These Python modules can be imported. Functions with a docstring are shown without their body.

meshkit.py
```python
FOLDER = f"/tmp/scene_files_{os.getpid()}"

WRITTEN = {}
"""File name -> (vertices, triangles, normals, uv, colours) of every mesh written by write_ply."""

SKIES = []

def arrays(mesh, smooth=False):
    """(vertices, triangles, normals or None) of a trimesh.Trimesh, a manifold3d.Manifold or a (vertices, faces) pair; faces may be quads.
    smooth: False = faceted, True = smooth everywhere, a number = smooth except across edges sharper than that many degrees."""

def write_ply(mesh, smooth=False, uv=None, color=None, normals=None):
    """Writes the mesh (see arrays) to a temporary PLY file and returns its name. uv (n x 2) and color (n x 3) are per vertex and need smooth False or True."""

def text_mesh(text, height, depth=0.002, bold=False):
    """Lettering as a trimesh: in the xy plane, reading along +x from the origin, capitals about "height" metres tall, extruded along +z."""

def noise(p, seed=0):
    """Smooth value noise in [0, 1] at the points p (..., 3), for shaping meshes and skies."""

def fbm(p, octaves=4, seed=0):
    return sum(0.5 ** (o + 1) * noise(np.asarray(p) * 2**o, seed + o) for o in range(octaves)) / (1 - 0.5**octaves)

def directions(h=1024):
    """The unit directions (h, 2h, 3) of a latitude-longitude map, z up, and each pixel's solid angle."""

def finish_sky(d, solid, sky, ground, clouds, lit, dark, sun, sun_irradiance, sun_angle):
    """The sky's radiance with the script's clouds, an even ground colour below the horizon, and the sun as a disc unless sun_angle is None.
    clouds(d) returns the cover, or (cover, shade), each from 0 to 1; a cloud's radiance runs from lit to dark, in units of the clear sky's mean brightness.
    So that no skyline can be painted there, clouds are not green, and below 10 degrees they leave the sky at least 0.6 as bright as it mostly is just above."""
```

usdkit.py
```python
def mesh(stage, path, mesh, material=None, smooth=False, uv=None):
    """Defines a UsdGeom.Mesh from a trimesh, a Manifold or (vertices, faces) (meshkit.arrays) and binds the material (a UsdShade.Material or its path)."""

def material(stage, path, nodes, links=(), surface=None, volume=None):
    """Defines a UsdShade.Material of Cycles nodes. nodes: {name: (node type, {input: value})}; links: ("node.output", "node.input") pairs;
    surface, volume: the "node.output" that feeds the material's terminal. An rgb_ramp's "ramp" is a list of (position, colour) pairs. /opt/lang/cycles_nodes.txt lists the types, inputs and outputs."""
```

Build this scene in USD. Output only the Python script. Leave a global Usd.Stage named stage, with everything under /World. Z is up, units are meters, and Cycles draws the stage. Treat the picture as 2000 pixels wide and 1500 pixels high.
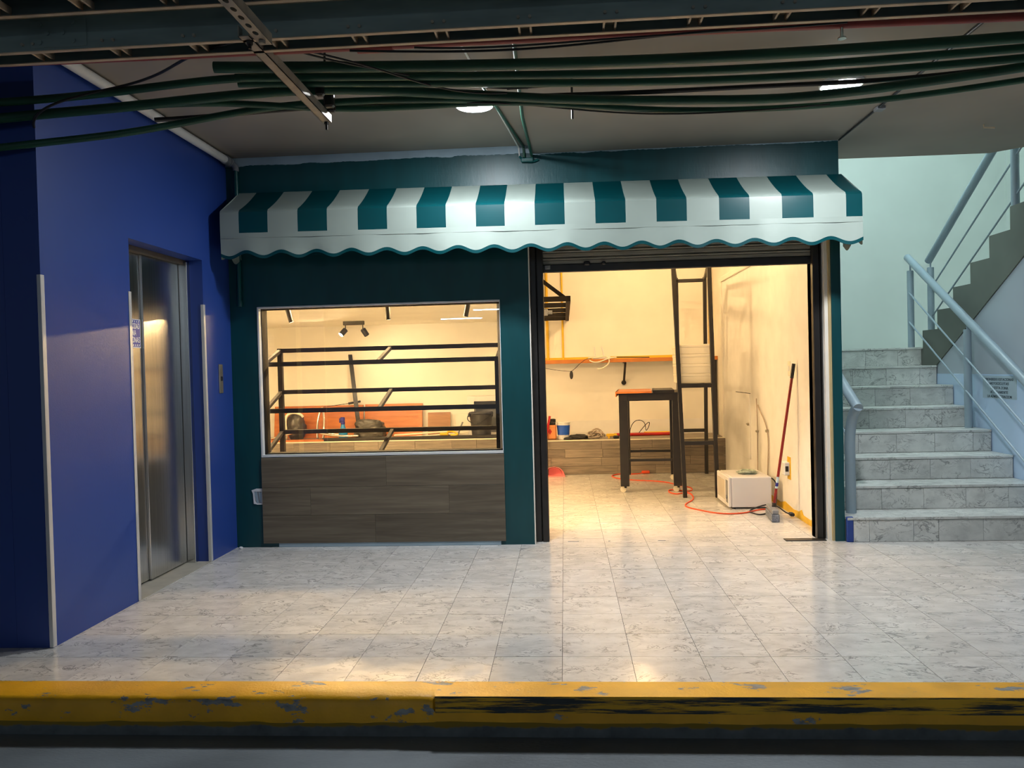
import math, random
import numpy as np, trimesh, usdkit, meshkit
from pxr import Usd, UsdGeom, UsdLux, UsdShade, Gf, Sdf
from shapely.geometry import Polygon, box as sbox
from shapely.ops import unary_union

stage = Usd.Stage.CreateInMemory()
UsdGeom.SetStageUpAxis(stage, UsdGeom.Tokens.z)
UsdGeom.SetStageMetersPerUnit(stage, 1.0)
UsdGeom.Xform.Define(stage, '/World')
UsdGeom.Scope.Define(stage, '/World/Looks')
V = lambda *a: np.array(a, float)

# ------------------------------------------------------------------ camera, sky, exposure
EXPOSURE = 0.0
yaw, pitch, roll = -0.0672313, -0.0173647, -0.0253592
eye = V(0.0386, -3.422, 1.2653)
cy, sy, cp, sp, cr, sr = math.cos(yaw), math.sin(yaw), math.cos(pitch), math.sin(pitch), math.cos(roll), math.sin(roll)
fw = V(sy*cp, cy*cp, sp); r0 = V(cy, -sy, 0); u0 = np.cross(r0, fw)
rt = cr*r0 + sr*u0; up = -sr*r0 + cr*u0
cam = UsdGeom.Camera.Define(stage, '/World/camera')
cam.AddTransformOp().Set(Gf.Matrix4d(*rt, 0, *up, 0, *(-fw), 0, *eye, 1))
cam.CreateHorizontalApertureAttr(36.0); cam.CreateVerticalApertureAttr(27.0)
cam.CreateFocalLengthAttr(36.0*1525.34/2000)
cam.CreateClippingRangeAttr(Gf.Vec2f(0.05, 200))
cam.CreateExposureAttr(EXPOSURE)
dome = UsdLux.DomeLight.Define(stage, '/World/night_sky')          # faint overcast city night beyond the garage
dome.CreateColorAttr(Gf.Vec3f(0.50, 0.62, 0.80)); dome.CreateIntensityAttr(0.08)

LAMP, STAIR, TUBE, WARM, SPOT = 380.0, 27.0, 50.0, 770.0, 1200.0   # lamp strengths; WARM also feeds an added bulb
STRIP = 560.0  # strength of the added, unseen strip lamp
COOL = (0.94, 0.97, 1.0); MINT = (0.80, 0.98, 1.0); AMBER = (1.0, 0.65, 0.30)

# ------------------------------------------------------------------ materials
def lin(*c):
    c = np.array(c, float)/255
    return tuple(np.where(c <= .04045, c/12.92, ((c+.055)/1.055)**2.4))
def look(name, nodes, links, surface='p.BSDF'):
    return usdkit.material(stage, '/World/Looks/'+name, nodes, links, surface=surface)
def plain(name, col, rough=.5, metal=0., var=.12, scale=6., bump=0., bscale=60., spec=.5, coat=0., detail=4, stretch=(1, 1, 1), tone=0.):
    """A colour that drifts a little, with an optional fine bump; tone = drift from one object to the next."""
    d = tuple(x*(1-var) for x in col); l = tuple(min(1, x*(1+var)) for x in col)
    n = {'g': ('texture_coordinate', {}), 'm': ('mapping', {'scale': stretch}), 'n': ('noise_texture', {'scale': scale, 'detail': detail}),
         'r': ('rgb_ramp', {'ramp': [(.3, d), (.7, l)]}),
         'p': ('principled_bsdf', {'roughness': rough, 'metallic': metal, 'specular_ior_level': spec, 'coat_weight': coat, 'coat_roughness': .15})}
    k = [('g.object', 'm.vector'), ('m.vector', 'n.vector'), ('n.fac', 'r.fac')]
    if tone:
        n['o'] = ('object_info', {}); n['t'] = ('map_range', {'to_min': 1-tone, 'to_max': 1+tone}); n['h'] = ('hsv', {})
        k += [('o.random', 't.value'), ('t.result', 'h.value'), ('r.color', 'h.color'), ('h.color', 'p.base_color')]
    else:
        k.append(('r.color', 'p.base_color'))
    if bump:
        n['b'] = ('noise_texture', {'scale': bscale, 'detail': 5}); n['u'] = ('bump', {'strength': bump, 'distance': .01})
        k += [('m.vector', 'b.vector'), ('b.fac', 'u.height'), ('u.normal', 'p.normal')]
    return look(name, n, k)
def lamp(name, col, strength):
    return look(name, {'e': ('emission', {'color': col, 'strength': strength})}, [], 'e.emission')
def marble(name, light, mid, dark, rough, tone=.07, veins=.5, fine=1.0):
    """Worn marble: cloudy ground, thin broken veins, little pits; each tile takes its own piece of the pattern."""
    return look(name, {
        'g': ('geometry', {}), 'o': ('object_info', {}), 's': ('math', {'math_type': 'multiply', 'value2': 37.0}),
        'c': ('combine_xyz', {}), 'a': ('mix_vector', {'fac': .5}), 'm': ('mapping', {'scale': (5.0, 8.0, 7.0)}),
        'n1': ('noise_texture', {'scale': 3.2*fine, 'detail': 6, 'roughness': .6}), 'r1': ('rgb_ramp', {'ramp': [(.30, mid), (.62, light)]}),
        'n2': ('noise_texture', {'scale': 2.5*fine, 'detail': 6, 'roughness': .60, 'distortion': 1.5}),
        'r2': ('rgb_ramp', {'ramp': [(0, (0, 0, 0)), (.468, (0, 0, 0)), (.497, (.85, .85, .85)), (.526, (0, 0, 0)), (1, (0, 0, 0))]}),
        'n4': ('noise_texture', {'scale': 2.6, 'detail': 3}), 'r4': ('rgb_ramp', {'ramp': [(.42, (0, 0, 0)), (.62, (veins, veins, veins))]}),
        'v': ('math', {'math_type': 'multiply'}),
        'n3': ('noise_texture', {'scale': 55., 'detail': 3, 'roughness': .7}), 'r3': ('rgb_ramp', {'ramp': [(.66, (0, 0, 0)), (.72, (.55, .55, .55))]}),
        'x': ('math', {'math_type': 'maximum'}), 'k': ('mix', {'color2': dark}),
        't': ('map_range', {'to_min': 1-tone, 'to_max': 1+tone*.6}), 'h': ('hsv', {}),
        'q': ('map_range', {'from_min': .3, 'from_max': .7, 'to_min': rough*.7, 'to_max': rough*1.5}),
        'p': ('principled_bsdf', {'specular_ior_level': .5})},
        [('o.random', 's.value1'), ('s.value', 'c.x'), ('s.value', 'c.z'), ('g.position', 'a.a'), ('c.vector', 'a.b'), ('a.result', 'm.vector'),
         ('m.vector', 'n1.vector'), ('m.vector', 'n2.vector'), ('m.vector', 'n3.vector'), ('m.vector', 'n4.vector'),
         ('n1.fac', 'r1.fac'), ('n2.fac', 'r2.fac'), ('n3.fac', 'r3.fac'), ('n4.fac', 'r4.fac'), ('r2.color', 'v.value1'), ('r4.color', 'v.value2'),
         ('v.value', 'x.value1'), ('r3.color', 'x.value2'), ('x.value', 'k.fac'), ('r1.color', 'k.color1'),
         ('o.random', 't.value'), ('t.result', 'h.value'), ('k.color', 'h.color'), ('h.color', 'p.base_color'),
         ('n4.fac', 'q.value'), ('q.result', 'p.roughness')])
def wood(name, a, b, c, rough=.55, stretch=(1.2, 22, 22), tone=.12):
    return look(name, {'g': ('texture_coordinate', {}), 'o': ('object_info', {}), 's': ('math', {'math_type': 'multiply', 'value2': 19.}), 'cx': ('combine_xyz', {}),
        'ad': ('mix_vector', {'fac': .5}), 'm': ('mapping', {'scale': tuple(2*x for x in stretch)}),
        'n': ('noise_texture', {'scale': 1.6, 'detail': 7, 'roughness': .62, 'distortion': .6}), 'r': ('rgb_ramp', {'ramp': [(.25, a), (.5, b), (.75, c)]}),
        't': ('map_range', {'to_min': 1-tone, 'to_max': 1+tone}), 'h': ('hsv', {}), 'u': ('bump', {'strength': .12, 'distance': .004}),
        'p': ('principled_bsdf', {'roughness': rough})},
        [('o.random', 's.value1'), ('s.value', 'cx.x'), ('s.value', 'cx.z'), ('g.object', 'ad.a'), ('cx.vector', 'ad.b'), ('ad.result', 'm.vector'), ('m.vector', 'n.vector'), ('n.fac', 'r.fac'),
         ('o.random', 't.value'), ('t.result', 'h.value'), ('r.color', 'h.color'), ('h.color', 'p.base_color'), ('n.fac', 'u.height'), ('u.normal', 'p.normal')])
def worn(name, paint, under, under2, lo, hi, scale=7., stretch=(1, 1, 1), rough=.45):
    """Paint flaked off in patches down to what is under it."""
    return look(name, {'g': ('geometry', {}), 'm': ('mapping', {'scale': stretch}), 'n': ('noise_texture', {'scale': scale, 'detail': 8, 'roughness': .68}),
        'r': ('rgb_ramp', {'ramp': [(lo, (0, 0, 0)), (hi, (1, 1, 1))]}), 'n2': ('noise_texture', {'scale': 21., 'detail': 5}), 'ru': ('rgb_ramp', {'ramp': [(.35, under), (.65, under2)]}),
        'n3': ('noise_texture', {'scale': 4., 'detail': 6}), 'rp': ('rgb_ramp', {'ramp': [(.3, tuple(x*.72 for x in paint)), (.62, paint)]}),
        'k': ('mix', {}), 'u': ('bump', {'strength': .35, 'distance': .006, 'invert': True}), 'b2': ('bump', {'strength': .25, 'distance': .005}), 'n5': ('noise_texture', {'scale': 90., 'detail': 4}),
        'p': ('principled_bsdf', {'roughness': rough})},
        [('g.position', 'm.vector'), ('m.vector', 'n.vector'), ('m.vector', 'n2.vector'), ('g.position', 'n3.vector'), ('g.position', 'n5.vector'), ('n.fac', 'r.fac'), ('n2.fac', 'ru.fac'), ('n3.fac', 'rp.fac'),
         ('r.color', 'k.fac'), ('rp.color', 'k.color1'), ('ru.color', 'k.color2'), ('k.color', 'p.base_color'), ('r.color', 'u.height'), ('n5.fac', 'b2.height'), ('u.normal', 'b2.normal'), ('b2.normal', 'p.normal')])

M = {}
M['tile'] = marble('floor_marble', (.72, .71, .68), (.57, .56, .535), (.15, .145, .14), .15, veins=1.0)
M['stair'] = marble('stair_marble', (.68, .70, .67), (.53, .55, .53), (.13, .14, .14), .30, tone=.10, veins=1.0, fine=1.2)
M['grout'] = plain('grout', (.07, .068, .065), .9)
M['road'] = plain('road_concrete', (.19, .222, .245), .55, var=.30, scale=2.2, bump=.25, bscale=70, detail=8, stretch=(.7, 1.6, 1))
M['kerb'] = worn('kerb_yellow_paint', (.90, .46, .012), (.32, .33, .33), (.16, .17, .17), .585, .60, 5., (1, 2.2, 2.2), .4)
M['kerb_base'] = look('kerb_base_concrete', {'g': ('geometry', {}), 's': ('separate_xyz', {}), 'n': ('noise_texture', {'scale': 9., 'detail': 6, 'roughness': .65}), 'm': ('math', {'math_type': 'multiply_add', 'value2': .045}), 'q': ('map_range', {'from_min': -.112, 'from_max': -.104, 'clamp': True}), 'd': ('rgb_ramp', {'ramp': [(.3, (.09, .105, .11)), (.7, (.19, .21, .215))]}), 'k': ('mix', {'color2': (.30, .19, .012)}), 'p': ('principled_bsdf', {'roughness': .7})}, [('g.position', 's.vector'), ('g.position', 'n.vector'), ('n.fac', 'm.value1'), ('s.z', 'm.value3'), ('m.value', 'q.value'), ('q.result', 'k.fac'), ('n.fac', 'd.fac'), ('d.color', 'k.color1'), ('k.color', 'p.base_color')])
M['iron'] = worn('kerb_angle_worn_paint', (.82, .45, .012), (.035, .045, .045), (.015, .02, .022), .47, .54, 4., (.5, 3., 9.), .42)
M['blue'] = plain('blue_wall_paint', lin(36, 66, 143), .42, var=.05, scale=1.5, bump=.05, bscale=120)
M['teal'] = plain('teal_wall_paint', lin(0, 66, 72), .42, var=.14, scale=3., bump=.06, bscale=25, stretch=(3, 1, .6))
M['pale'] = plain('bare_plaster', lin(150, 170, 182), .8, var=.10)
M['ceil'] = plain('ceiling_paint', (.31, .275, .235), .75, var=.10, scale=1.3, bump=.08, bscale=14)
M['white'] = plain('white_paint', (.72, .74, .75), .5, var=.05)
M['canvas'] = plain('awning_white_canvas', (.29, .35, .32), .33, var=.03, scale=3., bump=.04, bscale=9)
M['green'] = plain('awning_green_canvas', lin(0, 62, 68), .30, var=.05, scale=3.)
M['cream'] = plain('cream_wall_paint', (.85, .82, .74), .62, var=.045, scale=2.2, bump=.05, bscale=12)
M['creamd'] = plain('cream_patch_paint', (.82, .81, .78), .7, var=.04)
M['mint'] = plain('stair_wall_paint', (.63, .69, .655), .6, var=.06, scale=1.2)
M['grey_blue'] = plain('spandrel_paint', (.40, .46, .52), .6, var=.05, scale=1.5)
M['sky'] = plain('wainscot_gloss_paint', (.50, .66, .86), .32, var=.05, scale=1.5)
M['stringer'] = plain('stringer_paint', (.12, .135, .115), .55, var=.10, scale=3.)
M['rail'] = plain('rail_paint', (.29, .38, .44), .34, var=.05, scale=4.)
M['black'] = plain('black_steel_paint', (.016, .014, .013), .38, var=.2, scale=14.)
M['frame'] = plain('dark_steel_paint', (.018, .015, .013), .7, spec=.15, var=.25, scale=12.)
M['shutter'] = plain('shutter_slat', (.33, .31, .26), .45, var=.12, scale=3.)
M['steel'] = plain('brushed_steel', (.66, .66, .65), .22, metal=1., var=.10, scale=3., bump=.03, bscale=40, stretch=(20, 20, .6))
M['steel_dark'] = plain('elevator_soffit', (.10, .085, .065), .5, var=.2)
M['guard'] = plain('guard_aluminium', (.62, .63, .64), .42, metal=.35, var=.06)
M['sill'] = plain('sill_stone', (.40, .38, .32), .4, var=.12, scale=10)
M['planks'] = wood('cladding_wood_tile', (.085, .066, .044), (.135, .108, .074), (.20, .168, .118), .45, (.9, 16, 16), .10)
M['step_wood'] = wood('platform_wood_tile', (.12, .098, .080), (.225, .185, .145), (.32, .27, .21), .5, (2.2, 26, 26), .25)
M['orange_wood'] = wood('orange_varnished_board', (.36, .095, .018), (.50, .15, .03), (.60, .21, .05), .38, (1.5, 12, 12), .06)
M['brown_wood'] = wood('brown_board', (.24, .11, .05), (.33, .16, .075), (.42, .22, .11), .5, (2, 18, 18), .08)
M['jamb'] = plain('bare_jamb', (.52, .40, .20), .6, var=.1)  # shade on the doorway edge, put into the colour
M['rack_cap'] = plain('shelf_orange_edge', (.50, .17, .03), .45, var=.12)
M['yellow'] = plain('yellow_paint', (.75, .46, .02), .45, var=.10)
M['conduit'] = plain('green_conduit', lin(26, 74, 56), .45, var=.30, scale=7., stretch=(.5, 3, 3))
M['tray'] = plain('tray_green_grey', (.20, .26, .25), .45, var=.22, scale=5., detail=6, stretch=(.7, 1, 3))
M['flange'] = plain('tray_flange', (.55, .43, .30), .5, var=.18, scale=9.)  # warm shop light on the flanges is put into this beige
M['strut'] = plain('strut_galvanised', (.33, .30, .25), .38, metal=.25, var=.18, scale=14.)
M['cable'] = plain('black_cable', (.012, .012, .014), .45)
M['red'] = plain('red_pipe_paint', (.26, .035, .03), .45)
M['pvc'] = plain('white_pvc', (.72, .71, .68), .38, var=.05)
M['teal_pipe'] = plain('teal_painted_pipe', lin(6, 76, 76), .35)
M['mw'] = plain('oven_enamel', (.74, .73, .74), .32, var=.02)
M['mwd'] = plain('oven_door', (.62, .58, .50), .2, var=.03)
M['dark'] = plain('black_plastic', (.014, .014, .016), .45, var=.2)
M['bucket'] = plain('dark_grey_plastic', (.035, .035, .038), .42, var=.1)
M['bag'] = plain('black_bin_bag', (.040, .036, .030), .28, var=.35, scale=9, bump=.5, bscale=22)
M['bluep'] = plain('blue_plastic', lin(30, 84, 190), .4, var=.08)
M['cyan'] = plain('blue_cleaner', lin(40, 130, 190), .25, var=.05)
M['navy'] = plain('navy_plastic', lin(36, 40, 130), .4)
M['redp'] = plain('red_plastic', lin(170, 26, 24), .4)
M['pink'] = plain('pink_plastic', lin(244, 156, 158), .4, var=.05)
M['maroon'] = plain('broom_handle_paint', lin(132, 30, 26), .35)
M['greyp'] = plain('grey_plastic', (.22, .23, .25), .5)
M['orange_cord'] = plain('orange_cord', lin(224, 78, 34), .45)
M['apricot'] = plain('apricot_plastic', lin(214, 140, 84), .5, var=.08)
M['paper'] = plain('white_carton', (.80, .74, .60), .6, var=.03)
M['chrome'] = plain('chrome_tube', (.75, .72, .66), .15, metal=1.)
M['rope'] = plain('grey_rope', (.42, .35, .29), .8, var=.25)
M['cloth'] = plain('green_grey_cloth', (.36, .42, .36), .85, var=.35, scale=40)
M['bronze'] = plain('call_panel_metal', (.36, .33, .27), .34, metal=.7, var=.1)
M['sticker'] = plain('sticker_blue', lin(58, 62, 158), .5)
M['sheet'] = plain('notice_sheet', (.42, .54, .62), .5, var=.04)
M['ink'] = plain('notice_ink', (.02, .04, .06), .6)
M['wool'] = plain('bristle_grey', (.16, .18, .22), .9, var=.4, scale=80)
M['lens_cool'] = lamp('ceiling_lamp_diffuser', COOL, LAMP)
M['lens_mint'] = lamp('stair_lamp_diffuser', MINT, STAIR)
M['lens_tube'] = lamp('garage_tube', (.72, .88, 1.0), TUBE)
M['lens_warm'] = lamp('warm_bulb', AMBER, WARM)
M['lens_strip'] = lamp('warm_strip_diffuser', AMBER, STRIP)  # glow of the added strip lamp
M['lens_spot'] = lamp('spot_lens', (1.0, .72, .40), SPOT)
M['glass'] = look('shop_glass', {'t': ('transparent_bsdf', {'color': (.97, .98, .97)}), 'g': ('glossy_bsdf', {'roughness': 0.0, 'color': (1, 1, 1)}), 'f': ('fresnel', {'IOR': 1.5}), 'x': ('mix_closure', {})},
    [('f.fac', 'x.fac'), ('t.BSDF', 'x.closure1'), ('g.BSDF', 'x.closure2')], 'x.closure')

# ------------------------------------------------------------------ helpers
used = {}
def numbered(path):
    if path not in used: used[path] = 0; return path
    used[path] += 1
    return '%s_%03d' % (path, used[path])
ORIGIN = {}
def tag(o, label=None, cat=None, group=None, kind=None):
    for k, v in (('label', label), ('category', cat), ('group', group), ('kind', kind)):
        if v: o.SetCustomDataByKey(k, v)
    return o
def thing(name, label, cat, loc=(0, 0, 0), group=None, kind=None):
    x = UsdGeom.Xform.Define(stage, numbered('/World/'+name)); x.AddTranslateOp().Set(Gf.Vec3d(*map(float, loc)))
    ORIGIN[str(x.GetPath())] = V(*loc)
    return tag(x.GetPrim(), label, cat, group, kind)
def obj(name, mesh, mat, parent=None, smooth=False, label=None, cat=None, group=None, kind=None):
    """One Mesh under parent (points given in the place's own metres) or under /World."""
    if isinstance(mesh, list): mesh = trimesh.util.concatenate(mesh)
    base = '/World' if parent is None else str(parent.GetPath())
    off = ORIGIN.get(base)
    if off is not None and np.any(off):
        mesh = mesh.copy(); mesh.apply_translation(-off)
    path = numbered(base+'/'+name)
    if off is not None: ORIGIN[path] = off
    return tag(usdkit.mesh(stage, path, mesh, M[mat] if isinstance(mat, str) else mat, smooth).GetPrim(), label, cat, group, kind)
def struct(name, mesh, mat, label, cat, parent=None, smooth=False):
    return obj(name, mesh, mat, parent, smooth, label, cat, kind='structure')
def copy(src, loc, label, group=None):
    d = src.GetCustomData()
    name = str(src.GetPath()).split('/')[-1]
    x = UsdGeom.Xform.Define(stage, numbered('/World/'+name))
    x.GetPrim().GetReferences().AddInternalReference(src.GetPath())
    x.ClearXformOpOrder(); x.AddTranslateOp().Set(Gf.Vec3d(*map(float, loc)))
    x.GetPrim().SetInstanceable(True)
    return tag(x.GetPrim(), label, d['category'], group or d.get('group'))

_F = {}
def box(x0, x1, y0, y1, z0, z1, b=0.):
    """Box with chamfered edges."""
    x0, x1, y0, y1, z0, z1 = min(x0, x1), max(x0, x1), min(y0, y1), max(y0, y1), min(z0, z1), max(z0, z1)
    if b <= 0:
        m = trimesh.creation.box((x1-x0, y1-y0, z1-z0)); m.apply_translation(((x0+x1)/2, (y0+y1)/2, (z0+z1)/2)); return m
    b = min(b, .45*min(x1-x0, y1-y0, z1-z0))
    if 'c' not in _F:
        s = []
        for a in (0, 1):
            for c in (0, 1):
                for d in (0, 1):
                    q = V(a, c, d)*4
                    t = np.where(q > 0, -1., 1.)
                    for k in range(3):
                        w = q+t; w[k] = q[k]; s.append(w)
        h = trimesh.convex.convex_hull(np.array(s)); _F['c'] = (np.array(h.vertices), np.array(h.faces))
    v, f = _F['c']
    L = V(x1-x0, y1-y0, z1-z0); o = V(x0, y0, z0)
    u = np.where(v == 0, 0., np.where(v == 4, L, np.where(v == 1, b, L-b)))
    return trimesh.Trimesh(u+o, f, process=False)
def bar(p, q, w=.03, h=None, upv=(0, 0, 1), b=.002):
    """Square-section bar from p to q."""
    p, q = V(*p), V(*q); d = q-p; L = np.linalg.norm(d); d = d/L; u = V(*upv)
    if abs(d@u) > .98: u = V(0, 1, 0)
    s = np.cross(u, d); s /= np.linalg.norm(s); t = np.cross(d, s); h = h or w
    m = box(-w/2, w/2, -h/2, h/2, 0, L, b); T = np.eye(4); T[:3, 0] = s; T[:3, 1] = t; T[:3, 2] = d; T[:3, 3] = p
    m.apply_transform(T); return m
def tube(pts, r, n=10, smoothen=0, taper=None):
    """Round pipe or cable through points."""
    P = np.array(pts, float)
    if smoothen:
        from scipy.interpolate import CubicSpline
        t = np.r_[0, np.cumsum(np.linalg.norm(np.diff(P, axis=0), axis=1))]
        P = CubicSpline(t, P)(np.linspace(0, t[-1], smoothen))
    T = np.gradient(P, axis=0); T /= np.linalg.norm(T, axis=1)[:, None]
    a = V(0, 0, 1) if abs(T[0, 2]) < .9 else V(1, 0, 0)
    vs, prev = [], None
    for i in range(len(P)):
        u = (a if prev is None else prev); u = u - (u@T[i])*T[i]; u /= np.linalg.norm(u); prev = u; w = np.cross(T[i], u)
        th = np.arange(n)*2*np.pi/n; R = r if taper is None else r*taper[i]
        vs.append(P[i]+R*(np.cos(th)[:, None]*u+np.sin(th)[:, None]*w))
    vs = np.vstack(vs+[P[:1], P[-1:]]); f = []
    for i in range(len(P)-1):
        for j in range(n):
            k = (j+1) % n; A, B, C, D = i*n+j, i*n+k, (i+1)*n+k, (i+1)*n+j; f += [(A, B, C), (A, C, D)]
    e = len(P)*n
    for j in range(n):
        k = (j+1) % n; f += [(e, k, j), (e+1, (len(P)-1)*n+j, (len(P)-1)*n+k)]
    return trimesh.Trimesh(vs, f, process=False)
def cyl(p, q, r, n=20): return tube([p, q], r, n)
def lathe(prof, loc=(0, 0, 0), n=28, axis=None):
    """prof: (radius, height) from bottom to top; closed at both ends."""
    th = np.arange(n)*2*np.pi/n; vs = []; f = []
    for r, z in prof: vs.append(np.c_[r*np.cos(th), r*np.sin(th), np.full(n, z)])
    for i in range(len(prof)-1):
        for j in range(n):
            k = (j+1) % n; A, B, C, D = i*n+j, i*n+k, (i+1)*n+k, (i+1)*n+j; f += [(A, B, C), (A, C, D)]
    vs = np.vstack(vs+[[[0, 0, prof[0][1]]], [[0, 0, prof[-1][1]]]]); e = len(prof)*n
    for j in range(n):
        k = (j+1) % n; f += [(e, k, j), (e+1, (len(prof)-1)*n+j, (len(prof)-1)*n+k)]
    m = trimesh.Trimesh(vs, f, process=False)
    if axis is not None:
        m.apply_transform(trimesh.geometry.align_vectors((0, 0, 1), V(*axis)/np.linalg.norm(axis)))
    m.apply_translation(loc); return m
def prism(poly, axis, a, b):
    """Polygon extruded along an axis. axis x: polygon in (y,z); y: in (x,z); z: in (x,y)."""
    if not isinstance(poly, Polygon) and not hasattr(poly, 'geoms'): poly = Polygon(poly)
    ms = []
    for g in getattr(poly, 'geoms', [poly]):
        m = trimesh.creation.extrude_polygon(g, abs(b-a), engine='earcut'); v = m.vertices.copy(); lo = min(a, b)
        m = trimesh.Trimesh({'x': np.c_[v[:, 2]+lo, v[:, 0], v[:, 1]], 'y': np.c_[v[:, 0], v[:, 2]+lo, v[:, 1]], 'z': np.c_[v[:, 0], v[:, 1], v[:, 2]+lo]}[axis],
                            m.faces[:, ::-1] if axis == 'y' else m.faces, process=False)
        ms.append(m)
    return trimesh.util.concatenate(ms)
def grid(P, thick=None):
    """Sheet through an (m, n, 3) array of points; with thick, a closed sheet offset by that vector."""
    P = np.array(P, float); m, n = P.shape[:2]; f = []
    for i in range(m-1):
        for j in range(n-1):
            a, b, c, d = i*n+j, i*n+j+1, (i+1)*n+j+1, (i+1)*n+j; f += [(a, b, c), (a, c, d)]
    v = P.reshape(-1, 3)
    if thick is None: return trimesh.Trimesh(v, f, process=False)
    k = m*n; g = [(c+k, b+k, a+k) for a, b, c in f]
    rim = [i for i in range(n)]+[i*n+n-1 for i in range(1, m)]+[(m-1)*n+j for j in range(n-2, -1, -1)]+[i*n for i in range(m-2, 0, -1)]
    s = []
    for i in range(len(rim)):
        a, b = rim[i], rim[(i+1) % len(rim)]; s += [(b, a, a+k), (b, a+k, b+k)]
    return trimesh.Trimesh(np.vstack([v, v+V(*thick)]), f+g+s, process=False)
def lump(center, size, seed, rough=.25, sub=3, flat=None, boxy=1.):
    m = trimesh.creation.icosphere(subdivisions=sub); v = np.sign(m.vertices)*np.abs(m.vertices)**boxy
    k = 1+rough*(meshkit.fbm(v*2.2+seed*7.3, 4, seed)-.5)*2
    v = v*k[:, None]*np.array(size)
    if flat is not None: v[:, 2] = np.maximum(v[:, 2], flat)
    return trimesh.Trimesh(v+np.array(center), m.faces, process=False)
def letters(text, h, origin, right, upv, bold=False, width=None, depth=.001):
    m = meshkit.text_mesh(text, h, depth, bold)
    if width: m.apply_scale((width/m.extents[0], 1, 1))
    R = V(*right); U = V(*upv); T = np.eye(4); T[:3, 0] = R; T[:3, 1] = U; T[:3, 2] = np.cross(R, U); T[:3, 3] = origin
    m.apply_transform(T); return m
rng = random.Random(7)

FY = 2.22      # the shop front's face
CZ = 2.82      # ceiling
RX = 1.92      # right wall of the shop inside
BY = 6.60      # back wall of the shop inside

# ------------------------------------------------------------------ floor, kerb, road
fl = struct('floor', box(-6.2, 7.0, -.285, BY+.2, -.19, -.004), 'grout', 'terrace and shop floor of pale veined marble tiles', 'floor')
ORIGIN[str(fl.GetPath())] = V(0, 0, 0)
T = .3
def tile(x0, x1, y0, y1):
    g = .0010; z = rng.uniform(-.0004, .0003)
    obj('tile', box(x0+g, x1-g, y0+g, y1-g, -.02, z), 'tile', fl)
for j in range(-1, 8):
    y0, y1 = max(j*T, -.282), min((j+1)*T, 2.24)
    for i in range(-12, 12):
        x0, x1 = i*T, (i+1)*T
        yt = y1
        if y1 > .12 and x1 < -2.57:
            yt = .12
            if y0 > .1: continue
        elif y1 > .12: x0 = max(x0, -2.57)
        if x1-x0 < .02 or yt-y0 < .02: continue
        tile(x0, x1, y0, yt)
        if yt == y1 and y0 < .1 and y1 > .12 and i*T < -2.58: tile(i*T, -2.572, y0, .12)
for j in range(7, 20):
    for i in range(-1, 7):
        y0, y1 = max(j*T, 2.24), min((j+1)*T, 5.95)
        if y1-y0 > .02: tile(max(i*T, -.2), min((i+1)*T, RX), y0, y1)
ot = []
for i in list(range(-20, -12))+list(range(12, 23)):
    for j in range(-1, 8):
        if i < 0 and j > 0: continue
        ot.append(box(i*T+.001, (i+1)*T-.001, max(j*T, -.282)+.001, (.12 if i < 0 and j == 0 else min((j+1)*T, 2.18))-.001, -.02, 0))
for i in range(-14, 0):
    for j in range(8, 20):
        ot.append(box(i*T+.001-(.2 if i == -1 else 0)*0, min((i+1)*T, -.2)-.001, max(j*T, 2.47)+.001, min((j+1)*T, 5.95)-.001, -.02, 0))
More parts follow.
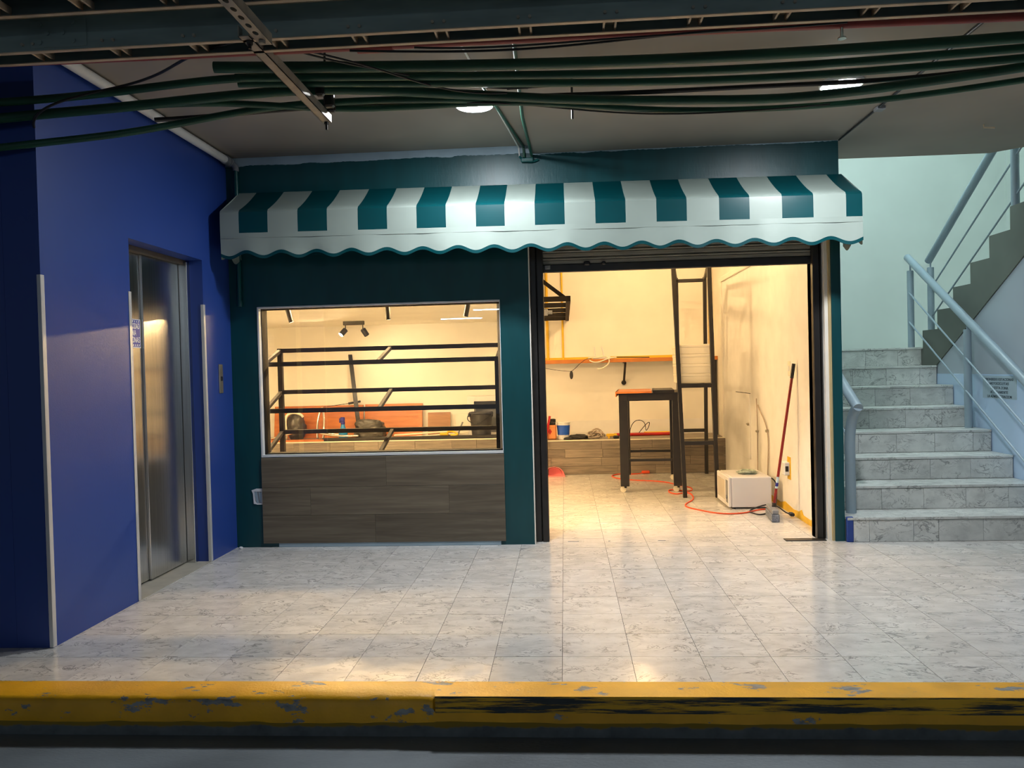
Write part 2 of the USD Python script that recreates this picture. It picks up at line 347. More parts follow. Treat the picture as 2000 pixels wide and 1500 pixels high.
obj('tile_field', ot, 'tile', fl, kind='stuff')
struct('road', box(-12, 12, -18, -.2, -.40, -.170), 'road', 'worn grey concrete driveway in front of the kerb', 'road')

def kerb_profile(x):
    n = meshkit.noise(np.array([[x*3., 0, k*1.7] for k in range(8)]))-.5
    n2 = meshkit.noise(np.array([[x*14., 5, k*2.1] for k in range(8)]))-.5
    e = .018*n+.013*n2
    cut = x > -.50
    if not cut:
        return [(-.278, -.11), (-.278, .001), (-.345, .003+e[0]*.2), (-.405, -.004+e[1]*.4), (-.421+e[2]*.3, -.015), (-.428+e[3]*.5, -.045), (-.428+e[4]*.5, -.075), (-.425+e[5]*.4, -.103+e[5]*.5), (-.397, -.110+e[6]*.4), (-.36, -.112)]
    return [(-.278, -.11), (-.278, .001), (-.345, .002), (-.412, -.001), (-.414, -.002), (-.4145, -.062), (-.424, -.0635), (-.425+e[5]*.2, -.100+e[5]*.5), (-.397, -.108+e[6]*.4), (-.36, -.112)]
xs = np.r_[np.linspace(-5.5, -.505, 330), np.linspace(-.495, 5.0, 330)]
kp = [kerb_profile(x) for x in xs]
kb = thing('kerb', 'yellow painted concrete kerb with flaked paint along the terrace edge', 'kerb')
obj('kerb_stone', grid([[(x, *q) for q in pr] for x, pr in zip(xs, kp)]), 'kerb', kb, 40)
obj('kerb_base', box(-5.5, 5.0, -.399, -.25, -.19, -.106, .002), 'kerb_base', kb, label='dark bare concrete foot of the kerb')
# steel angle let into the right-hand length of the kerb
ai = unary_union([sbox(-.4300, -.0035, -.350, .0025), sbox(-.4300, -.062, -.4235, .0025)])
obj('angle_iron', prism(ai, 'x', -.495, 5.0), 'iron', kb, label='worn steel edge angle with its yellow paint rubbed off')
obj('angle_top_paint', box(-.495, 5.0, -.4290, -.345, .0023, .0035, .0008), 'kerb', kb, label='yellow paint left on top of the edge angle')

# ------------------------------------------------------------------ left block with the elevator
wl = unary_union([sbox(.12, 0, 2.24, 2.95)]).difference(sbox(.885, -1, 1.79, 2.075))
struct('wall_left', [prism(wl, 'x', -2.60, -2.42), box(-6.2, -2.601, .12, .26, 0, 2.95), box(-6.2, -2.60, .26, BY, 2.0, 2.1)], 'blue', 'cobalt blue painted wall around the elevator', 'wall')
el = thing('elevator_door', 'closed stainless steel elevator door set in the blue wall', 'elevator door', (-2.57, 1.34, 0))
obj('door_panel', box(-2.61, -2.585, .80, 1.282, .012, 2.045, .003), 'steel', el)
obj('door_panel', box(-2.595, -2.57, 1.286, 1.745, .012, 2.045, .003), 'steel', el)
obj('door_jamb', [box(-2.60, -2.515, 1.752, 1.80, 0, 2.06, .004), box(-2.519, -2.510, 1.748, 1.80, 0, 2.06, .003)], 'steel', el)
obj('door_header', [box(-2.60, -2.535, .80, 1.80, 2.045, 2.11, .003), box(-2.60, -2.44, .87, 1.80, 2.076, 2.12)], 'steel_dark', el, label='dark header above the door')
obj('door_sill', box(-2.60, -2.418, .87, 1.79, -.03, .003, .001), 'sill', el, label='stone sill in front of the door')
st = thing('capacity_notice', 'blue and white printed sticker on the elevator door', 'notice', (-2.584, 1.19, 1.55))
obj('sheet', box(-2.585, -2.5835, 1.085, 1.275, 1.462, 1.640), 'white', st)
obj('panel', box(-2.584, -2.5830, 1.090, 1.268, 1.468, 1.634), 'sticker', st)
for z, t, w in ((1.580, 'CAPACIDAD', .165), (1.539, 'MÁXIMA', .125), (1.496, 'PERSONAS', .165)):
    obj('lettering', letters(t, .033, (-2.583, 1.095, z), (0, 1, 0), (0, 0, 1), True, w, .0006), 'white', st)
for zb in (1.618, 1.471):
    obj('hazard_stripes', prism(unary_union([Polygon([(y, zb), (y+.010, zb), (y+.019, zb+.014), (y+.009, zb+.014)]) for y in np.arange(1.092, 1.25, .0215)]), 'x', -2.583, -2.5822), 'white', st)
cp_ = thing('call_panel', 'slim metal call panel with a black button beside the elevator', 'call panel', (-2.42, 2.02, 1.26))
obj('plate', box(-2.421, -2.412, 1.992, 2.050, 1.155, 1.362, .003), 'bronze', cp_)
obj('button', box(-2.413, -2.406, 2.010, 2.032, 1.243, 1.275, .002), 'dark', cp_, label='black call button')
def guard(y, a, b, z, label):
    t = [box(-2.423, -2.416, y-.002, y+a, 0.003, z, .001)]
    t.append(box(-2.423-b, -2.416, y-.006, y+.001, .003, z, .001) if a > 0 else box(-2.423-b, -2.416, y-.001, y+.006, .003, z, .001))
    obj('corner_guard', t, 'guard', None, label=label, cat='corner guard', group=None)
guard(.120, .022, .012, 1.775, 'tall aluminium corner guard on the front corner of the blue block')
guard(.885, -.022, .03, 1.770, 'thin aluminium corner guard on the left edge of the elevator recess')
guard(1.790, .020, .014, 1.770, 'aluminium corner guard on the right edge of the elevator recess')

# ------------------------------------------------------------------ ceiling over the terrace and garage
seam = .004
ce = prism(unary_union([sbox(-9, -18, -.17, 2.36)]), 'z', 2.88, 3.05)
ce2 = prism(sbox(-.17, -18, 1.993-seam, 2.36), 'z', CZ, 3.05)
ce3 = prism(Polygon([(1.993+seam, -18), (9, -18), (9, 1.9), (3.95, 2.25), (3.29, 2.76), (1.993+seam, 2.74)]), 'z', CZ, 3.05)
struct('ceiling', [ce, ce2, ce3, box(1.9, 2.1, -18, 2.3, 2.86, 3.0)], 'ceil', 'grey beige painted concrete ceiling over the terrace', 'ceiling')

# ------------------------------------------------------------------ shop front
fr = sbox(-2.43, 0, 1.99, 2.95).difference(sbox(-2.215, .668, -.415, 1.780)).difference(sbox(-.198, -1, 1.925, 2.42))
wf = struct('wall_front', prism(fr, 'y', FY, FY+.13), 'teal', 'dark teal painted shop front wall', 'wall')
ORIGIN[str(wf.GetPath())] = V(0, 0, 0)
r2 = np.random.RandomState(3)
def ragged(x0, x1, zlo, zhi, amp, step=.013):
    x = np.arange(x0, x1, step); return Polygon([(x0, zhi)]+[(a, zlo+amp*(meshkit.noise(np.array([[a*9., 1, 2]]))[0]-.5)*2+r2.uniform(-.0025, .0025)) for a in x]+[(x1, zlo), (x1, zhi)])
struct('trim_1', prism(ragged(-2.42, -.17, 2.822, 2.879, .006), 'y', FY-.004, FY+.01), 'pale', 'bare pale plaster strip above the ragged edge of the teal paint', 'plaster strip')
struct('trim_2', prism(ragged(-.17, 1.99, 2.8125, 2.8195, .004), 'y', FY-.003, FY+.01), 'pale', 'thin ragged pale line where the teal paint meets the ceiling', 'plaster strip')
# window: white reveal, pane
wn = thing('window_1', 'shop window with a white painted reveal and clear pane', 'window', (-1.315, FY, .67), kind='structure')
rev = sbox(-2.215, .668, -.415, 1.780).difference(sbox(-2.203, .684, -.420, 1.768))
obj('window_frame', prism(rev, 'y', FY-.004, FY+.040), 'white', wn)
obj('reveal_lining', prism(sbox(-2.2145, .6685, -.4155, 1.7795).difference(sbox(-2.198, .689, -.424, 1.764)), 'y', FY+.0405, FY+.146), 'frame', wn, label='added dark ring round the inner part of the opening')  # added dark ring; the inner reveal is made dark by its colour
obj('pane', box(-2.204, -.419, FY+.085, FY+.089, .683, 1.769), 'glass', wn)
struct('trim_3', prism(ragged(-2.205, -.425, .678, .690, .004), 'y', FY+.06, FY+.11), 'dark', 'smeared black sealant along the bottom of the shop window', 'sealant')
# wood-look tiles below the window
cl = thing('wall_cladding', 'dark wood-look tiles covering the wall below the shop window', 'cladding', (-1.315, FY, .03))
for (z0, z1), cuts in zip(((.030, .235), (.237, .442), (.444, .664)), ((-2.215, -1.37, -.412), (-2.215, -1.85, -.82, -.412), (-2.215, -1.28, -.412))):
    for a, b in zip(cuts, cuts[1:]):
        obj('plank', box(a+.0005, b-.0005, FY-.014, FY+.01, z0-.0002, z1+.0002, .0010), 'planks', cl)
struct('baseboard_front', box(-2.10, -.448, FY-.010, FY+.01, 0, .034, .002), 'pale', 'strip of bare pale plaster under the wood-look tiles', 'plaster strip')
jb = thing('outlet_box', 'broken white electrical box in the teal wall beside the cladding', 'outlet box', (-2.25, FY, .36))
obj('box_rim', prism(Polygon([(-2.298, .425), (-2.262, .437), (-2.216, .437), (-2.216, .318), (-2.255, .318), (-2.283, .325), (-2.288, .40)]).difference(Polygon([(-2.279, .415), (-2.222, .415), (-2.222, .328), (-2.262, .328), (-2.271, .34)])), 'y', FY-.006, FY+.01), 'white', jb)
obj('box_back', box(-2.285, -2.216, FY-.0015, FY+.004, .322, .42), 'greyp', jb)
obj('cover_flap', [prism(Polygon([(-2.278, .41), (-2.258, .415), (-2.246, .33), (-2.262, .33)]), 'y', FY-.004, FY+.0), prism(Polygon([(-2.246, .41), (-2.222, .405), (-2.222, .332), (-2.234, .332)]), 'y', FY-.004, FY)], 'pale', jb)
obj('crumb', lump((-2.37, 2.165, .008), (.016, .012, .010), 3, flat=-.008), 'white', label='white crumb of plaster on the floor at the foot of the teal wall', cat='plaster crumb')
# teal pipe down the corner, white pipe along the ceiling
obj('downpipe', [tube([(-2.335, FY-.022, 2.80), (-2.335, FY-.022, 1.79)], .016, 12), cyl((-2.335, FY-.022, 1.83), (-2.335, FY-.022, 1.785), .020)], 'teal_pipe', smooth=40, label='thin pipe painted teal running down the corner of the shop front', cat='pipe')
pv = thing('drain_pipe', 'white pipe along the top of the blue wall under the ceiling', 'pipe', (-2.375, 1.2, 2.84))
obj('pipe_run', cyl((-2.375, -.6, 2.845), (-2.375, 2.12, 2.845), .028), 'pvc', pv, 40)
obj('coupling', [cyl((-2.375, 2.10, 2.845), (-2.375, 2.15, 2.845), .034), cyl((-2.375, 2.165, 2.845), (-2.375, 2.20, 2.845), .033), tube([(-2.375, 2.15, 2.845), (-2.37, 2.19, 2.842), (-2.345, 2.20, 2.82), (-2.335, FY-.022, 2.78)], .022, 12, 12)], 'greyp', pv, 40, label='grey elbow coupling at the end')

# ------------------------------------------------------------------ awning
aw = thing('awning', 'green and white striped awning with scalloped valance over the shop front', 'awning', (-.16, FY, 2.2))
AX0, AX1 = -2.325, 2.008
def front_y(x): return 1.885-.035*(x-AX0)/(AX1-AX0)
def ztop(x): return 2.424-.050*(x-AX0)/(AX1-AX0)
def zback(x): return 2.622-.040*(x-AX0)/(AX1-AX0)
ZS = lambda x: 2.268-.052*(x-AX0)/(AX1-AX0)-.0     # where the stripes stop
ZV = lambda x: 2.118-.055*(x-AX0)/(AX1-AX0)        # mean line of the scallops
edges = [AX0, -2.19, -1.985, -1.772, -1.565, -1.349, -1.146, -.941, -.740, -.534, -.339, -.134, .066, .272, .473, .677, .876, 1.088, 1.285, 1.495, 1.696, 1.905, AX1]
def sag(x, s): return .010*math.sin(math.pi*s)
for k, (a, b) in enumerate(zip(edges, edges[1:])):
    g = k % 2 == 1
    P = []
    for x in np.linspace(a, b, 4):
        row = [(x, FY-.002+(front_y(x)-FY)*s, zback(x)+(ztop(x)-zback(x))*s-sag(x, s)) for s in np.linspace(0, .97, 7)]
        row += [(x, front_y(x)-.004, ztop(x)-.012), (x, front_y(x)-.0055, ztop(x)-.06), (x, front_y(x)-.006, ZS(x))]
        P.append(row)
    obj('green_stripe' if g else 'white_stripe', grid(P, (0, .0015, -.0015)), 'green' if g else 'canvas', aw, 28)
def scal(x): return ZV(x)+.0185*math.cos(2*math.pi*(x+2.14)/.2466)
xx = np.linspace(AX0, AX1, 281)
ripple = lambda x, t: .007*t*math.sin(x*9.+1)+.004*t*math.sin(x*23.)
obj('valance', grid([[(x, front_y(x)-.006-ripple(x, t), ZS(x)+(scal(x)-ZS(x))*t) for t in np.linspace(0, 1, 6)] for x in xx], (0, .0015, 0)), 'canvas', aw, 40)
obj('valance_binding', grid([[(x, front_y(x)-.0085-ripple(x, 1), scal(x)+.010), (x, front_y(x)-.0090-ripple(x, 1), scal(x)-.012), (x, front_y(x)-.0035-ripple(x, 1), scal(x)-.012)] for x in xx], (0, .0012, .0005)), 'green', aw, 30, label='green binding along the scalloped edge')
obj('hem_seam', grid([[(x, front_y(x)-.0075, ZS(x)-.030-.002), (x, front_y(x)-.0085, ZS(x)-.033), (x, front_y(x)-.0075, ZS(x)-.037)] for x in xx[::4]]), 'canvas', aw, label='stitched seam above the valance')
for X, nm in ((AX0, 0), (AX1, 1)):
    side = []
    for s in np.linspace(0, 1, 30):
        y = front_y(X)+(FY-.004-front_y(X))*s
        zt = ztop(X)+(zback(X)-ztop(X))*s; zb = ZV(X)-.006+.024*math.cos(2*math.pi*s*1.45+math.pi*.9)
        side.append([(X, y, zt-.001), (X, y, (zt+zb)/2), (X+.004*math.sin(s*7), y, zb)])
    obj('side_panel', grid(side, (.0015 if nm == 0 else -.0015, 0, 0)), 'canvas', aw, 40)
obj('support_frame', [bar((AX0+.03, front_y(AX0)+.02, ztop(AX0)-.03), (AX1-.03, front_y(AX1)+.02, ztop(AX1)-.03), .022), bar((AX0+.03, front_y(AX0)+.02, ZS(AX0)), (AX1-.03, front_y(AX1)+.02, ZS(AX1)), .022),
    bar((AX0+.03, front_y(AX0)+.02, ztop(AX0)-.03), (AX0+.03, FY, ztop(AX0)-.03), .022), bar((AX1-.03, front_y(AX1)+.02, ztop(AX1)-.03), (AX1-.03, FY, ztop(AX1)-.03), .022)], 'black', aw)

# ------------------------------------------------------------------ roller shutter in the door opening
sh = thing('roller_shutter', 'raised roller shutter with black guides in the shop doorway', 'shutter', (.86, FY+.1, 0))
for k in range(6):
    z0 = 2.030+k*.055
    obj('slat', [box(-.10, 1.88, FY+.128, FY+.14, z0-.002, z0+.0555), box(-.10, 1.88, FY+.122, FY+.13, z0+.005, z0+.034, .004), box(-.10, 1.88, FY+.119, FY+.13, z0+.038, z0+.050, .004)], 'shutter', sh)
obj('bottom_bar', [box(-.10, 1.84, FY+.115, FY+.155, 1.978, 2.034, .004), box(.20, .245, FY+.10, FY+.13, 2.02, 2.050, .006), box(.33, .36, FY+.10, FY+.13, 2.02, 2.045, .006)], 'black', sh)
obj('end_stop', [box(-.084, -.045, FY+.10, FY+.12, 2.000, 2.028, .002), box(-.074, -.052, FY+.095, FY+.12, 2.002, 2.018, .002)], 'greyp', sh)
def guide(x0, x1):
    return [box(x0, x0+.043, FY+.075, FY+.20, 0, 2.42, .004), box(x0+.049, x1, FY+.07, FY+.20, 0, 2.42, .004), box(x0, x1, FY+.12, FY+.19, 0, 2.42)]
obj('guide_channel', guide(-.195, -.100), 'black', sh)
obj('guide_channel', [box(1.822, 1.866, FY+.07, FY+.20, 0, 2.42, .004), box(1.872, 1.884, FY+.075, FY+.20, 0, 2.42, .004), box(1.822, 1.884, FY+.12, FY+.19, 0, 2.42)], 'black', sh)
obj('floor_plate', box(1.585, 1.868, FY+.015, FY+.085, -.01, .006, .001), 'black', sh, label='black steel foot plate on the threshold')
for a, b in ((.035, .115), (.33, .345), (.69, .745)):
    obj('threshold_strip', box(a, b, FY+.075, FY+.083, -.01, .0025), 'greyp', sh)
struct('trim_4', [box(1.886, 1.909, FY+.03, FY+.26, 0, 2.42), box(-.2035, -.1965, FY-.001, FY+.13, 0, 2.42)], 'cream', 'cream plaster edges of the shop doorway', 'door jamb')
struct('trim_5', box(1.909, 1.9262, FY+.012, FY+.13, 0, 2.42), 'jamb', 'right doorway edge strip with its shade painted in as yellowish brown', 'door jamb')  # brown tone is painted shade beside the lit cream edge

# ------------------------------------------------------------------ shop interior shell
LX = -4.3
struct('wall_back', [box(LX, 2.0, BY, BY+.1, 0, 3.0)], 'cream', 'cream back wall inside the shop', 'wall')
struct('wall_right', [box(RX, 1.99, FY+.13, BY+.1, 0, 3.0)], 'cream', 'cream right wall inside the shop', 'wall')
struct('wall_side', box(LX-.1, LX, 2.3, BY+.1, 0, 3.0), 'cream', 'cream left wall inside the shop', 'wall')
struct('wall_shaft', box(LX, -2.60, 2.24, 2.36, 0, 3.0), 'cream', 'cream wall between the shop and the elevator shaft', 'wall')
fi = sbox(-2.43, 0, 1.93, 2.95).difference(sbox(-2.215, .668, -.415, 1.780)).difference(sbox(-.198, -1, 1.925, 2.42))
struct('wall_inner', prism(fi, 'y', FY+.131, FY+.145), 'cream', 'cream inner face of the shop front wall', 'wall')
struct('ceiling_inner', box(LX, 2.0, FY+.13, BY+.1, 2.90, 3.0), 'cream', 'cream ceiling inside the shop', 'ceiling')
# mezzanine over the left half: boarded underside, steel edge and bare joists at its right end
struct('ceiling_mezzanine', [box(LX, -.28, 3.3, BY, 1.90, 1.94)], 'cream', 'cream underside of the low mezzanine over the left half of the shop', 'ceiling')
mz = thing('mezzanine_frame', 'black steel frame of open joists at the edge of the mezzanine', 'steel frame', (-.1, 5.1, 1.9))
obj('edge_beam', bar((.09, 3.70, 1.905), (.09, BY, 1.905), .042, .05), 'frame', mz)
for k in range(5):
    y = 3.72+k*.69
    obj('joist', bar((-.45, y, 1.905), (.08, y, 1.905), .048, .044), 'frame', mz)
obj('hanger', bar((.06, 3.74, 1.915), (-.40, 3.74, 2.28), .034), 'frame', mz)
obj('clamp', [cyl((-.14, 3.9, 1.80), (-.06, 3.9, 1.80), .018), box(-.17, -.10, 3.88, 3.92, 1.77, 1.83, .006)], 'greyp', mz, 40)
struct('wall_partition', box(-.45, -.40, FY+.15, 2.9, 0, 2.9), 'cream', 'cream stub wall behind the left doorway guide', 'wall')

# platform along the back wall
pf = thing('platform', 'low platform faced with wood-look strips along the back of the shop', 'platform', (-1.2, 5.94, 0))
obj('platform_body', [box(-.6, RX-.001, 5.955, BY-.001, .0, .399), box(LX, -.6, 5.955, BY-.001, 0, .439)], 'grout', pf)
obj('platform_top', [box(-.6, RX-.001, 5.94, BY-.002, .400, .412, .002), box(LX, -.6, 5.94, BY-.002, .440, .452, .002)], 'step_wood', pf)
obj('top_edge', [box(-.6, RX-.001, 5.934, 5.942, .402, .4145, .001), box(LX, -.6, 5.934, 5.942, .442, .4545, .001)], 'paper', pf, label='pale edge trim')
for row in range(4):
    x = -3.9+rng.uniform(0, .3)
    while x < RX:
        w = rng.choice((.30, .45, .60, .75)); x1 = min(x+w, RX-.001)
        if x1-x > .03: obj('strip', box(x+.0012, x1-.0012, 5.938+rng.uniform(-.0015, .0015), 5.956, row*(.1005 if x > -.9 else .1105)+.002, row*(.1005 if x > -.9 else .1105)+(.1 if x > -.9 else .110), .001), 'step_wood', pf)
        x += w

# ------------------------------------------------------------------ things on the shop's walls
PZ, PL = .412, .452          # platform top, right and left part
sf = thing('wall_shelf', 'long shelf with an orange front edge along the back wall of the shop', 'shelf', (.85, 6.45, 1.35))
obj('shelf_board', box(-.38, RX-.002, 6.312, BY-.002, 1.336, 1.378, .002), 'cream', sf)
obj('front_edge', box(-.38, RX-.002, 6.296, 6.314, 1.333, 1.380, .002), 'rack_cap', sf, label='orange front edge')
obj('bracket', [bar((.795, 6.33, 1.325), (.790, 6.585, 1.07), .026), bar((.795, 6.32, 1.328), (.795, 6.59, 1.328), .026, .012), cyl((.790, 6.57, 1.075), (.790, 6.599, 1.075), .030)], 'black', sf)
obj('leg', bar((1.893, 6.34, PZ), (1.893, 6.34, 1.334), .034), 'black', sf)
struct('trim_6', box(-.38, RX-.002, BY-.004, BY+.001, 1.380, 1.412), 'yellow', 'yellow paint line on the back wall just above the shelf', 'paint line')
def pipe(x, z0, z1, w, label): obj('wall_pipe', tube([(x, BY-.012, z0), (x, BY-.012, z1)], w, 10), 'yellow', None, 40, label, 'pipe')
pipe(.030, 1.38, 2.88, .013, 'yellow vertical pipe on the back wall to the right of the black joists')
pipe(-.165, 1.38, 2.88, .018, 'yellow vertical pipe on the back wall behind the black joists')
pipe(1.885, 1.38, 2.88, .020, 'yellow vertical pipe in the right back corner of the shop')
struct('trim_7', box(.10, RX-.002, BY-.003, BY+.001, PZ, .60), 'creamd', 'paler unpainted band along the foot of the back wall', 'plaster band')
# right wall
pn = thing('wall_panel', 'closed-off doorway panel painted over on the right wall of the shop', 'panel', (RX, 4.9, 1.1))
obj('panel_board', box(RX-.003, RX+.002, 2.40, 5.94, .0, 2.245), 'creamd', pn)
obj('panel_frame', [box(RX-.024, RX+.002, 2.40, 6.02, 2.245, 2.30, .004), box(RX-.024, RX+.002, 5.94, 6.02, 0, 2.245, .004)], 'cream', pn)
ht = thing('access_hatch', 'small square access hatch low in the painted panel', 'hatch', (RX, 4.98, .64))
obj('hatch_door', box(RX-.012, RX-.002, 4.66, 5.30, .30, .965, .002), 'creamd', ht)
obj('shadow_gap', [box(RX-.0045, RX-.002, 4.64, 5.32, .966, .973), box(RX-.0045, RX-.002, 5.301, 5.309, .30, .966)], 'dark', ht)
obj('latch', [cyl((RX-.03, 4.70, .655), (RX-.011, 4.70, .655), .013), box(RX-.034, RX-.026, 4.67, 4.73, .650, .662)], 'bronze', ht, 40)
wi = thing('surface_wiring', 'thin loose wires clipped down the right wall above the white oven', 'wiring', (RX, 4.1, .7))
obj('wire', tube([(RX-.014, 4.36, .93), (RX-.013, 4.34, .7), (RX-.014, 4.35, .35), (RX-.012, 4.35, .02)], .005, 6, 14), 'rope', wi, 40)
obj('wire', tube([(RX-.014, 4.30, .87), (RX-.02, 4.05, .74), (RX-.016, 3.97, .66), (RX-.014, 3.96, .35), (RX-.012, 3.95, .02)], .006, 6, 20), 'rope', wi, 40)
obj('clip', [box(RX-.03, RX, 3.955, 3.985, .630, .655, .004), box(RX-.03, RX, 4.33, 4.36, .60, .62, .004)], 'bronze', wi)
sw = thing('light_switch', 'cream light switch plate on the right wall above the broom handle', 'switch', (RX, 3.25, 1.22))
obj('plate', box(RX-.008, RX+.001, 3.215, 3.285, 1.160, 1.283, .003), 'paper', sw)
obj('rocker', box(RX-.012, RX-.006, 3.237, 3.263, 1.20, 1.245, .002), 'white', sw)
ou = thing('power_outlet', 'white surface outlet box low on the right wall beside the broom', 'outlet', (RX, 3.36, .37))
obj('patch', box(RX-.005, RX+.001, 3.26, 3.36, .285, .475), 'yellow', ou, label='yellow unpainted patch behind the box')
obj('housing', box(RX-.048, RX-.001, 3.295, 3.385, .320, .430, .006), 'white', ou)
obj('socket', box(RX-.040, RX-.014, 3.2935, 3.297, .352, .398, .001), 'dark', ou)
struct('baseboard_right', prism(Polygon([(2.36, 0), (4.0, 0), (4.0, .035), (3.9, .06), (3.6, .045), (3.45, .075), (3.2, .05), (3.05, .06), (2.98, .085), (2.93, .05), (2.75, .045), (2.6, .085), (2.5, .08), (2.36, .11)]), 'x', RX-.006, RX+.001), 'yellow', 'ragged yellow paint band along the foot of the right wall', 'baseboard')

# ------------------------------------------------------------------ lamps in the shop, two of them added
def spot(name, label, foot, axis, L, r, top, stem=True, group=None, parent=None, on=True):
    a = V(*axis); a /= np.linalg.norm(a); p = V(*foot)
    t = parent or thing(name, label, 'spotlight', foot, group=group)
    if stem: obj('stem', cyl((p[0], p[1], top), p, .006, 8), 'black', t, 40)
    if not parent: obj('arm', box(p[0]-.010, p[0]+.010, p[1]-.010, 3.301, top-.004, top+.012, .002), 'black', t)
    obj('housing', lathe([(.0, 0), (r*.75, .0), (r, .006), (r, L-.004), (r*.93, L), (r*.88, L-.010), (0, L-.010)], p-a*.005, 20, a), 'black', t, 30)
    if on: obj('lens', lathe([(0, 0), (r*.86, 0), (r*.86, .002), (0, .002)], p+a*(L-.014), 20, a), 'lens_spot', t, label='lit lens')
    return t
spot('spotlight', 'slim black tube spotlight at the left of the shop window, aimed right', (-2.345, 3.22, 1.850), (.24, .10, -1), .127, .0215, 1.915)
spot('spotlight', 'slim black tube spotlight hanging almost straight in the middle of the shop window', (-1.468, 3.22, 1.850), (.07, .05, -1), .127, .0215, 1.915)
spot('spotlight', 'slim black tube spotlight at the right of the shop window, aimed left', (-.765, 3.22, 1.853), (-.22, .02, -1), .127, .0215, 1.915)
tr = thing('track_light', 'black two-headed track light under the mezzanine ceiling', 'track light', (-2.45, 5.75, 1.88))
obj('track_bar', box(-2.578, -2.322, 5.735, 5.765, 1.853, 1.901, .004), 'black', tr)
spot('', '', (-2.552, 5.75, 1.80), (-.55, -.55, -.75), .095, .033, 1.86, parent=tr)
spot('', '', (-2.342, 5.75, 1.80), (.45, .45, -.85), .095, .033, 1.86, parent=tr)
def bulb(loc, ceiling, label, k=1.):
    t = thing('ceiling_bulb', label, 'lamp', loc)
    x, y, z = loc
    obj('cord', cyl((x, y, z+.07), (x, y, ceiling), .004, 8), 'cable', t)
    obj('socket', lathe([(.018, .03), (.02, .035), (.02, .075), (.010, .085)], loc, 16), 'dark', t, 40)
    obj('globe', lathe([(0, -.045*k), (.02*k, -.042*k), (.038*k, -.022*k), (.042*k, 0), (.034*k, .022), (.018, .034)], loc, 20), 'lens_warm', t, True)
bulb((.85, 5.35, 2.54), 2.90, 'bare warm bulb hanging near the back wall of the shop', .78)
bulb((.80, 3.60, 2.60), 2.90, 'added unseen warm bulb behind the roller shutter to light the floor')  # added bulb, out of view, brightens the front of the shop floor

sp_ = thing('strip_lamp', 'added unseen warm strip lamp under the front lip of the mezzanine', 'lamp', (-2.0, 3.33, 1.9))  # added lamp, kept out of view, brightens the room behind the window
obj('housing', box(-3.6, -.55, 3.305, 3.355, 1.890, 1.902, .002), 'white', sp_)
obj('diffuser', box(-3.58, -.57, 3.310, 3.350, 1.886, 1.8905), 'lens_strip', sp_)
# ------------------------------------------------------------------ display stand behind the window
ds = thing('display_stand', 'empty black steel display stand with three sloping tiers behind the shop window', 'display stand', (-1.35, 2.65, 0))
xa, xb, ya, yb = -2.262, -.462, 2.425, 2.87
for x, y, z in ((xa, ya, 1.375), (xa-.03, yb, 1.492), (xb, ya, 1.375), (xb, yb, 1.492)):
    obj('post', bar((x, y, 0), (x, y, z), .038), 'frame', ds)
for zf, zb in ((1.357, 1.474), (1.000, 1.134), (.668, .806)):
    obj('front_rail', bar((xa, ya, zf), (xb, ya, zf), .034), 'frame', ds)
    obj('back_rail', bar((xa-.03, yb, zb), (xb, yb, zb), .034), 'frame', ds)
    for x in (xa, xb, -1.372):
        obj('side_rail' if x != -1.372 else 'cross_rail', bar((x, ya, zf), (x-.03 if x == xa else x, yb, zb), .028), 'frame', ds)

# ------------------------------------------------------------------ clutter on the platform seen through the window
obj('leaning_bar', bar((-2.51, 6.12, PL), (-2.735, 6.575, 1.52), .05, .03), 'black', label='black steel bar leaning against the cream back wall', cat='steel bar')
def board(x0, x1, z1, mat, label, y=6.50, lean=.06, th=.022, frame=False):
    t = thing('board', label, 'board', ((x0+x1)/2, y, PL))
    pan = prism(Polygon([(y, PL+.001), (y+th, PL+.001), (y+th+lean, z1), (y+lean, z1)]), 'x', x0, x1)
    obj('panel', pan, mat, t)
    if frame:
        obj('edge_strip', prism(Polygon([(y-.012, PL+.001), (y+.001, PL+.001), (y+lean+.001, z1), (y+lean-.012, z1)]), 'x', x1-.05, x1), mat, t)
board(-3.75, -2.575, .868, 'orange_wood', 'long orange varnished board at the left, behind the chrome tubes')
board(-2.55, -1.80, .872, 'orange_wood', 'orange varnished board with an edge strip, behind the black bin bag', 6.49, .07, frame=True)
board(-1.73, -1.44, .748, 'brown_wood', 'short brown board standing to the right of the orange boards', 6.51, .05)
obj('black_bar', box(-2.95, -.62, 5.99, 6.03, PL, PL+.040, .003), 'black', label='long black steel bar lying on the front of the platform', cat='steel bar')
obj('red_board', box(-3.8, -2.93, 5.97, 6.10, PL, PL+.022, .002), 'orange_wood', label='narrow reddish board lying on the platform at the left', cat='board')
obj('pale_strip', [bar((-2.12, 6.30, PL+.035), (-1.25, 6.34, PL+.075), .09, .014), bar((-2.0, 6.22, PL+.012), (-1.18, 6.26, PL+.05), .07, .012)], 'paper', label='pale wooden lath lying in front of the boards', cat='lath')
bb = thing('tote_bag', 'black and pale bag slumped against the long orange board', 'bag', (-3.40, 6.30, PL))
m = lump((-3.385, 6.30, PL+.15), (.125, .11, .19), 11, .35, 3, -.15); obj('bag_body', m, 'bag', bb, True)
obj('lining', tube([(-3.50, 6.24, PL+.02), (-3.485, 6.20, PL+.18), (-3.47, 6.24, PL+.32), (-3.36, 6.24, PL+.345), (-3.27, 6.25, PL+.29)], .018, 8, 16), 'paper', bb, True, label='pale edge of the bag')
cb = thing('chrome_chair_frame', 'bent chrome tube chair frame lying on the platform', 'chair frame', (-3.1, 6.15, PL))
